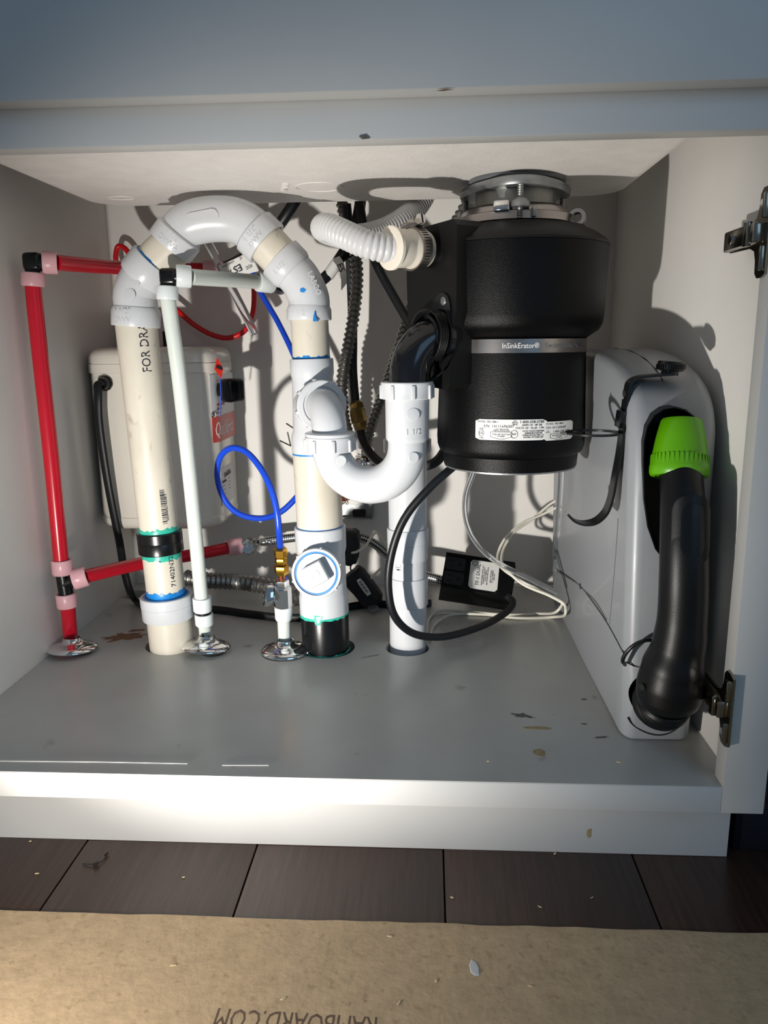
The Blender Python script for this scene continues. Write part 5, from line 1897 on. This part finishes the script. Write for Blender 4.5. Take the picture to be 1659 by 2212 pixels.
prof = [(0.079, 0.004), (0.082, 0.0005), (0.10, 0.0), (0.515, 0.0), (0.53, 0.012), (0.535, 0.26), (0.525, 0.31), (0.495, 0.345), (0.45, 0.366), (0.39, 0.377), (0.32, 0.3805), (0.25, 0.378), (0.19, 0.3705),
        (0.15, 0.361), (0.12, 0.349), (0.101, 0.334), (0.091, 0.316), (0.087, 0.29), (0.0835, 0.22), (0.080, 0.12)]
bm = NB()
fine = [(p.x, p.y) for p in spline([(y, z, 0) for y, z in prof[2:] + prof[:1] + prof[1:3]], 3)][:-1]
rows = []
RR = 0.0145
for sgn, ts in ((-1, range(0, 7)), (1, range(6, -1, -1))):
    for k in ts:
        t = math.radians(90 * k / 6)
        ins = RR * (1 - math.sin(t))
        x = VC + sgn * (0.0398 - RR * (1 - math.cos(t)))
        rows.append([bm.verts.new((x, 0.307 + (y - 0.307) * (1 - ins / 0.228), 0.19 + (z - 0.19) * (1 - ins * (0.8 if z > 0.19 else 0.25) / 0.19))) for y, z in fine])
# order from the left face to the right face
rows = rows[:7] + rows[7:]
nf = len(fine)
for a, b in zip(rows, rows[1:]):
    for k in range(nf):
        bm.faces.new((a[k], a[(k + 1) % nf], b[(k + 1) % nf], b[k]))
bm.faces.new(rows[0])
bm.faces.new(rows[-1][::-1])
taper(bm)
c1 = NB()
slot = [tuple(q) for q in [(0.2067, 0.0600, 0.2783), (0.2058, 0.0600, 0.2991), (0.2081, 0.0600, 0.3134), (0.2139, 0.0600, 0.3236), (0.2223, 0.0600, 0.3292), (0.2317, 0.0600, 0.3308), (0.2423, 0.0600, 0.3283), (0.2507, 0.0600, 0.3218), (0.2553, 0.0600, 0.3091), (0.2585, 0.0600, 0.2782), (0.2613, 0.0600, 0.2316), (0.2628, 0.0600, 0.1970), (0.2582, 0.0600, 0.1815), (0.2452, 0.0600, 0.1770), (0.2343, 0.0600, 0.1827), (0.2230, 0.0600, 0.1968), (0.2145, 0.0600, 0.2186), (0.2096, 0.0600, 0.2444)]]
prism(c1, slot, (0, 0.075, 0))
c2 = NB()
HC = V((0.2329, 0.0780, 0.0513))
lathe(c2, HC - UY * 0.02, (-0.05, 1, 0), [(0, 0.0258), (0.09, 0.0245)], 40)
bm = boolean(bm, [c1, c2])
body = part('body', bm, 'vac', vac, smooth=32)
bm = NB()
prism(bm, [V(p) + UY * 0.058 for p in slot], (0, 0.003, 0))
c = sum((v.co for v in bm.verts), V()) / len(bm.verts)
part('dark_bay', bm, 'recess', vac, 'black recessed bay behind the collar')
bm = NB()
rows = []
for q, dy in ((1.0, 0.0225), (1.0, 0.074)):
    cx_ = sum(p[0] for p in slot) / len(slot)
    cz_ = sum(p[2] for p in slot) / len(slot)
    rows.append([bm.verts.new((cx_ + (p[0] - cx_) * 0.992, p[1] + dy, cz_ + (p[2] - cz_) * 0.995)) for p in slot])
    rows.append([bm.verts.new((cx_ + (p[0] - cx_) * 0.96, p[1] + dy, cz_ + (p[2] - cz_) * 0.98)) for p in slot])
for a, b in ((rows[0], rows[2]), (rows[2], rows[3]), (rows[3], rows[1]), (rows[1], rows[0])):
    for k in range(len(slot)):
        bm.faces.new((a[k], a[(k + 1) % len(slot)], b[(k + 1) % len(slot)], b[k]))
part('bay_lining', bm, 'recess', vac)
bm = NB()
lathe(bm, HC + UY * 0.012, (-0.05, 1, 0), [(0, 0.0256), (0.045, 0.0243), (0.045, 0.002)], 36, (False, True))
part('hose_bay', bm, 'recess', vac)


def vx(z):
    return VC - 0.0398 * (0.85 + 0.16 * min(1.0, max(0.0, z / 0.30)))


def seam(pts, name='seam', r=0.0008, m='hole'):
    bm = NB()
    out = []
    for p in spline(pts, 6):
        out.append(V((vx(p.z) - 0.00005, p.y, p.z)))
    sweep(bm, out, r, 6)
    return part(name, bm, m, vac)


seam([(0.1970, 0.4859, 0.0567), (0.1970, 0.3183, 0.0864), (0.1970, 0.2627, 0.0914), (0.1970, 0.1583, 0.0946), (0.1980, 0.0846, 0.0901)])
seam([(0.1970, 0.4810, 0.0546), (0.1970, 0.3183, 0.0864), (0.1970, 0.2971, 0.0884), (0.1970, 0.2161, 0.0981), (0.1970, 0.1589, 0.0970)], r=0.0010, m='vac_dark')
seam([(0.1940, 0.1248, 0.2167), (0.1950, 0.1335, 0.1564), (0.1960, 0.1473, 0.0951)], r=0.0006, m='vac_dark')
bm = NB()
lathe(bm, V((vx(0.07) + 0.0005, (0.1970, 0.3061, 0.0879)[1], (0.1970, 0.3061, 0.0879)[2])), (-1, 0, 0), [(0, 0.0042), (0.0012, 0.0040), (0.0012, 0.001)], 16)
part('latch_notch', bm, 'hole', vac)
bm = NB()
lathe(bm, V((vx(0.33) + 0.0005, (0.1920, 0.1235, 0.3404)[1], (0.1920, 0.1235, 0.3404)[2])), (-1, 0, 0), [(0, 0.0038), (0.001, 0.0036), (0.001, 0.001)], 16)
part('latch_notch', bm, 'hole', vac)
# top seam
bm = NB()
tp_ = [(VC - 0.004, 0.40, 0.3766), (VC - 0.004, 0.32, 0.3804), (VC - 0.004, 0.25, 0.3779), (VC - 0.004, 0.19, 0.3704), (VC - 0.004, 0.15, 0.3609), (VC - 0.004, 0.125, 0.3513)]
sweep(bm, [V(p) + UZ * 0.0002 for p in tp_], 0.0008, 6)
part('seam', bm, 'hole', vac)
# round seam low on the front
bm = NB()
fy = 0.0785
sweep(bm, spline([(0.2065, 0.0788, 0.0253), (0.2104, 0.0788, 0.0194), (0.2203, 0.0788, 0.0120), (0.2341, 0.0788, 0.0073), (0.2453, 0.0788, 0.0085), (0.2564, 0.0788, 0.0162), (0.2629, 0.0788, 0.0263)], 5), 0.0009, 6)
part('seam', bm, 'hole', vac)
bm = NB()
sweep(bm, [V(q) for q in [(0.2014, 0.0790, 0.0839), (0.2087, 0.0790, 0.0801), (0.2208, 0.0790, 0.0779)]], 0.0007, 6)
part('seam', bm, 'hole', vac)
# wire bail
bm = NB()
tube(bm, [(0.2007, 0.0790, 0.0810), (0.1964, 0.0720, 0.0883), (0.1982, 0.0690, 0.0972), (0.2056, 0.0660, 0.1074), (0.2157, 0.0660, 0.1118), (0.2301, 0.0720, 0.1086)], 0.0019, 10, 8)
part('wire_bail', bm, 'strap', vac)

# green collar and black handle
gc0, gc1 = V((0.2435, 0.0980, 0.3169)), V((0.2403, 0.0830, 0.2659))
ga = gc1 - gc0
gl = ga.length
bm = NB()
lathe(bm, gc0, ga, [(0, 0.012), (0, 0.0175), (gl * 0.05, 0.0192), (gl * 0.35, 0.0225), (gl * 0.62, 0.0248), (gl * 0.80, 0.0262), (gl * 0.84, 0.0268), (gl * 0.95, 0.0266), (gl, 0.0250), (gl * 1.01, 0.0215), (gl * 0.98, 0.0205)], 48)
col = part('green_collar', bm, 'green', vac, 'bright green ribbed collar')
u_, v_, n_ = frame_from(ga)
bm = NB()
for k in range(40):
    a = 2 * math.pi * k / 40
    rd = u_ * math.cos(a) + v_ * math.sin(a)
    box(bm, gc0 + n_ * (gl * 0.735) + rd * 0.0253, (0.0018, 0.0018, gl * 0.19), Matrix((n_.cross(rd), rd, n_)).transposed())
part('grip_ribs', bm, 'green', col)
hpts = [(0.2399, 0.0780, 0.2732), (0.2382, 0.0620, 0.2483), (0.2379, 0.0500, 0.2168), (0.2390, 0.0450, 0.1794), (0.2402, 0.0450, 0.1442), (0.2390, 0.0450, 0.1150), (0.2355, 0.0460, 0.0918), (0.2343, 0.0470, 0.0760), (0.2341, 0.0480, 0.0653), (0.2344, 0.0490, 0.0582)]
hr = [0.0188, 0.0192, 0.0205, 0.0213, 0.0218, 0.0238, 0.0280, 0.0297, 0.0292, 0.0272]
path = spline(hpts, 10)
rad = []
for i in range(len(hr) - 1):
    for k in range(10):
        t = k / 10
        t = t * t * (3 - 2 * t) if i in (4, 5, 6) else t
        rad.append(hr[i] + (hr[i + 1] - hr[i]) * t)
rad.append(hr[-1])
bm = NB()
acc = [0]
for a, b in zip(path, path[1:]):
    acc.append(acc[-1] + (b - a).length)
import bisect


def hrad(s, t):
    i = min(len(acc) - 2, max(0, bisect.bisect_right(acc, s) - 1))
    d = acc[i + 1] - acc[i]
    f = (s - acc[i]) / d if d else 0
    return rad[i] + (rad[i + 1] - rad[i]) * min(1, max(0, f))


sweep(bm, path, hrad, 40)
hnd = part('handle', bm, 'handle', vac, 'black wand handle thickening to a bulb', smooth=60)
# lever on the handle
LN = V((-0.02, -1.0, 0.0)).normalized()
LO = V((0.2395, 0.0535, 0.2271)) + LN * 0.0196
bm = NB()
patch(bm, 0.0315, 0.062, LO, V((1.0, -0.02, 0)), V((-0.02, 0.17, 1)), 0.0208, 'u', 0.0032, 0.0145, 18)
part('slide_cover', bm, 'handle', hnd)
bm = NB()
patch(bm, 0.0175, 0.046, LO + LN * 0.0001, V((1.0, -0.02, 0)), V((-0.02, 0.17, 1)), 0.0208, 'u', 0.0015, 0.0085, 14, z0=0.0028)
part('slide_button', bm, 'abs', hnd)
bm = NB()
tube(bm, [(0.2201, 0.0500, 0.2082), (0.2209, 0.0470, 0.1830), (0.2219, 0.0460, 0.1570), (0.2220, 0.0460, 0.1370), (0.2200, 0.0460, 0.1221)], 0.0015, 8, 6)
part('green_strip', bm, 'green', hnd, 'thin green edge strip')
bm = NB()
lathe(bm, V((0.2059, 0.0350, 0.0784)), (-0.8, -0.6, 0), [(-0.003, 0.0035), (0.0012, 0.0033)], 10)
part('button_slot', bm, 'recess', hnd)
bm = NB()
ribbed(bm, [(0.2333, 0.0490, 0.0620), (0.2331, 0.0560, 0.0514), (0.2332, 0.0700, 0.0450), (0.2381, 0.1000, 0.0393), (0.2437, 0.1250, 0.0325)], 0.0245, 0.0022, 0.0042, 36, 0.8)
part('ribbed_hose', bm, 'handle', vac, 'black ribbed hose end entering the body')

# ================================================================== STRAP WITH HOOK AND RING
ss = thing('hook_bracket', 'black metal strap with knob, ring and hook clamped over the vacuum', 'bracket', (0.1964, 0.1200, 0.3003))
SY = 0.12


def wd(t):
    return 0.019 if t < 0.8 else 0.019 - (t - 0.8) * 0.055


bm = NB()
ribbon(bm, [(0.2385, 0.1200, 0.3581), (0.2214, 0.1200, 0.3569), (0.2068, 0.1200, 0.3549), (0.2001, 0.1200, 0.3506), (0.1981, 0.1200, 0.3402), (0.1961, 0.1200, 0.3137), (0.1942, 0.1200, 0.2846), (0.1904, 0.1200, 0.2550), (0.1878, 0.1200, 0.2365), (0.1831, 0.1200, 0.2234), (0.1740, 0.1200, 0.2149), (0.1628, 0.1200, 0.2130), (0.1536, 0.1200, 0.2158), (0.1479, 0.1200, 0.2210)], UY, wd, 0.0024, 6)
part('strap', bm, 'strap', ss)
bm = NB()
kp = V((0.2368, 0.1200, 0.3572))
lathe(bm, kp, (0.1, 0, 1), [(0, 0.008), (0.0035, 0.0078), (0.004, 0.0102), (0.005, 0.0122), (0.0105, 0.0126), (0.0125, 0.0116), (0.013, 0.004)], 40)
kn = part('knob', bm, 'abs', ss)
bm = NB()
for k in range(36):
    a = 2 * math.pi * k / 36
    box(bm, kp + V((0.0126 * math.cos(a) + 0.0008, 0.0126 * math.sin(a), 0.0078)), (0.0014, 0.0012, 0.0048), Matrix.Rotation(a, 3, 'Z'))
part('knurl', bm, 'abs', kn)
rc = V((0.1690, 0.1200, 0.3027))
bm = NB()
rr_ = 0.0235
for (ri, ro, z0, z1) in ((rr_ - 0.0035, rr_ + 0.0035, -0.0009, 0.0009),):
    lathe(bm, rc, UZ, [(z0, ri), (z0, ro), (z1, ro), (z1, ri), (z0, ri)], 56, (False, False))
prism(bm, [rc + V((-rr_ - 0.002, -0.004, -0.0009)), rc + V((-rr_ - 0.009, 0, -0.0009)), rc + V((-rr_ - 0.002, 0.004, -0.0009))], (0, 0, 0.0018))
boxab(bm, rc + V((rr_, -0.006, -0.0009)), rc + V((rr_ + 0.008, 0.006, 0.0009)))
part('ring', bm, 'strap', ss)
bm = NB()
box(bm, V((0.1934, 0.1200, 0.3160)) + V((0.0005, 0, 0)), (0.006, 0.021, 0.016), Matrix.Rotation(0.09, 3, 'Y'), 0.001)
part('bracket_block', bm, 'strap', ss)
bm = NB()
ribbon(bm, [(0.1945, 0.4200, 0.2527), (0.1934, 0.4200, 0.2336), (0.1875, 0.4200, 0.2222), (0.1784, 0.4200, 0.2158), (0.1677, 0.4200, 0.2158), (0.1568, 0.4200, 0.2203)], UY, lambda t: 0.016 - 0.009 * t, 0.0022, 6)
single('hook', bm, 'strap', 'black hook tip showing under the right side of the disposal base', 'hook')

# ================================================================== HINGE PLATES


def hinge(outline, x, label, armdir, ctr):
    t = thing('hinge_plate', label, 'hinge', ctr, 'hinge plates on the right frame edge')
    bm = NB()
    prism(bm, outline, (0.0022, 0, 0))
    bev_all(bm, 0.0008, 2)
    part('plate', bm, 'nickel', t)
    c = V(ctr)
    bm = NB()
    boxab(bm, (x - 0.0085, c.y - 0.004, c.z - 0.008), (x + 0.001, c.y + 0.058, c.z + 0.008), 0.002)
    a = part('arm_block', bm, 'nickel', t)
    bm = NB()
    lathe(bm, (x - 0.0085, c.y + 0.040, c.z), (-1, 0, 0), [(-0.001, 0.0042), (0.0015, 0.0040), (0.0015, 0.001)], 14)
    part('screw', bm, 'chrome', a)
    bm = NB()
    boxab(bm, (x - 0.0105, c.y + 0.004, c.z - 0.0095), (x - 0.006, c.y + 0.012, c.z + 0.0095), 0.001)
    part('clip', bm, 'nickel', a)
    bm = NB()
    boxab(bm, (x - 0.004, c.y + 0.062, c.z - 0.0075), (x + 0.006, c.y + 0.070, c.z + 0.0075), 0.0015)
    part('end_foot', bm, 'galv', a)
    for s in (-1, 1):
        bm = NB()
        lathe(bm, (x + 0.0002, c.y + 0.002, c.z + s * 0.022), (-1, 0, 0), [(0, 0.0042), (0.0016, 0.0034), (0.0016, 0.0015)], 14)
        part('screw', bm, 'chrome', t)
        bm = NB()
        boxab(bm, (x - 0.004, c.y - 0.009, c.z + s * 0.010), (x + 0.001, c.y - 0.0045, c.z + s * 0.029), 0.0012)
        part('edge_rib', bm, 'nickel', t)
    return t


def cross(x, cy, cz):
    o = []
    half = [(-0.0105, 0.0315), (-0.004, 0.034), (0.004, 0.034), (0.0085, 0.030), (0.0095, 0.020), (0.013, 0.0125), (0.022, 0.0095), (0.064, 0.0085), (0.067, 0.006)]
    for y, z in half:
        o.append((x, cy + y, cz + z))
    for y, z in reversed(half):
        o.append((x, cy + y, cz - z))
    return o


HX = 0.2692
hinge(cross(HX, 0.0165, 0.4705), HX, 'dark nickel hinge plate high on the right frame edge', None, (HX, 0.0165, 0.4705))
hinge(cross(HX, 0.0035, 0.0740), HX, 'dark nickel hinge plate low on the right frame edge beside the vacuum', None, (HX, 0.0035, 0.0740))

# ================================================================== CARDBOARD AND DEBRIS
bm = NB()
nx = 90
rowf, rowb = [], []
r_ = random.Random(11)
topz, botz = -0.1146, -ZT + 0.0003
edge = []
for i in range(nx + 1):
    x = -1.0 + 1.9 * i / nx
    edge.append((x, -0.0435 + 0.004 * (x + 0.4) * 0.8 + r_.uniform(-0.0009, 0.0009)))
pts = [(x, y, botz) for x, y in edge] + [(0.9, -1.3, botz), (-1.0, -1.3, botz)]
prism(bm, pts, (0, 0, topz - botz))
cb_ = single('cardboard_sheet', bm, 'card', 'brown cardboard floor protection sheet lying in front of the cabinet', 'cardboard', smooth=0)
tq = (-0.0854, -0.1482, -0.1146)
text('print', 'RAMBOARD.COM', 0.0255, (tq[0] - 0.006, tq[1], -0.11455), (-1, 0.02, 0), (-0.02, -1, 0), 'card_ink', cb_, ext=0.00008, xs=0.62)


def chip(px, s, z, m, name, label, cat, group, seed, ang):
    r = random.Random(seed)
    bm = NB()
    n = 7
    pts = []
    for k in range(n):
        a = 2 * math.pi * k / n
        q = r.uniform(0.7, 1.1)
        x, y = s[0] * q * math.cos(a), s[1] * q * math.sin(a)
        pts.append((px[0] + x * math.cos(ang) - y * math.sin(ang), px[1] + x * math.sin(ang) + y * math.cos(ang), z + 0.0002))
    prism(bm, pts, (0, 0, s[2]))
    for v in bm.verts:
        if v.co.z > z + 0.0004:
            v.co.x = px[0] + (v.co.x - px[0]) * 0.8
            v.co.y = px[1] + (v.co.y - px[1]) * 0.8
    return single(name, bm, m, label, cat, group, smooth=0)


cz = -0.1146
ZP = -ZT + 0.0002
ON_P = 'wood chips on the dark planks'
ON_C = 'wood chips on the cardboard'
ON_D = 'wood chips on the cabinet floor'
CHIPS = [
    ((-0.4062, 0.0574, -0.1163), (0.0018, 0.0012), 0.4, ZP, ON_P, 'tiny pale wood chip on the planks close under the toe board, far left'),
    ((-0.3741, 0.0085, -0.1163), (0.0024, 0.001), 0.2, ZP, ON_P, 'tiny pale wood chip on the leftmost plank, left of the dark twig'),
    ((-0.2278, 0.0093, -0.1163), (0.0018, 0.001), 0.1, ZP, ON_P, 'tiny pale wood chip on the plank right of the dark twig'),
    ((0.1375, 0.0600, -0.1163), (0.0022, 0.0014), 1.0, ZP, ON_P, 'tiny yellowish wood chip touching the toe board right of centre'),
    ((0.0320, -0.0075, -0.1163), (0.0022, 0.0012), 2.6, ZP, ON_P, 'tiny whitish wood chip just right of the middle plank joint'),
    ((0.1116, -0.0161, -0.1163), (0.0022, 0.0006), 2.5, ZP, ON_P, 'thin wood splinter on the planks right of centre near the cardboard'),
    ((0.1617, -0.0019, -0.1163), (0.002, 0.0006), 0.6, ZP, ON_P, 'thin wood splinter on the planks, rightmost of the chips there'),
    ((-0.2019, -0.0995, -0.1146), (0.0034, 0.0010), 0.2, cz, ON_C, 'pale wood chip alone on the left half of the cardboard'),
    ((-0.0237, -0.0594, -0.1146), (0.0036, 0.0012), 2.9, cz, ON_C, 'pale flat wood chip near the middle of the cardboard edge'),
    ((0.0160, -0.1053, -0.1146), (0.0014, 0.0022), 0.3, cz, ON_C, 'small upright pale wood chip on the cardboard left of the plaster flake'),
    ((-0.0131, -0.1280, -0.1146), (0.001, 0.003), -0.5, cz, ON_C, 'slanted pale wood splinter on the cardboard right above the print'),
    ((-0.1043, -0.1283, -0.1146), (0.0032, 0.0012), 0.5, cz, ON_C, 'whitish wood chip on the cardboard above the left end of the print'),
    ((0.0914, -0.1074, -0.1146), (0.0024, 0.0006), 2.8, cz, ON_C, 'thin wood splinter on the cardboard right of the plaster flake'),
    ((0.1895, 0.0378, 0.0000), (0.0032, 0.0012), 2.8, 0.0, ON_D, 'yellowish wood chip on the grey cabinet floor near the right front'),
    ((0.0661, 0.0347, 0.0000), (0.0016, 0.0008), 0.3, 0.0, ON_D, 'tiny white wood chip on the grey cabinet floor near the front centre'),
]
for i, (p, s, a, z, g, lb) in enumerate(CHIPS):
    chip(p, (*s, 0.0006), z, 'chip', 'wood_chip', lb, 'wood chip', g, 100 + i, a)
chip((0.0477, -0.0912, -0.1146), (0.0042, 0.0095, 0.0004), cz, 'flake', 'plaster_flake', 'grey white plaster flake on the cardboard right of centre', 'flake', None, 401, 0.1)
bm = NB()
tube(bm, [(-0.3355, 0.0242, -0.1155), (-0.3223, 0.0234, -0.1150), (-0.3163, 0.0303, -0.1153), (-0.3168, 0.0395, -0.1152)], 0.0005, 6, 6)
tube(bm, [(-0.3234, 0.0217, -0.1148), (-0.3196, 0.0250, -0.1146)], 0.0014, 6, 3)
tube(bm, [(-0.3180, 0.0367, -0.1148), (-0.3164, 0.0410, -0.1147)], 0.0009, 6, 3)
single('dry_twig', bm, 'hole', 'small dark dry twig on the floor planks at the left', 'twig')
bpy.context.view_layer.update()
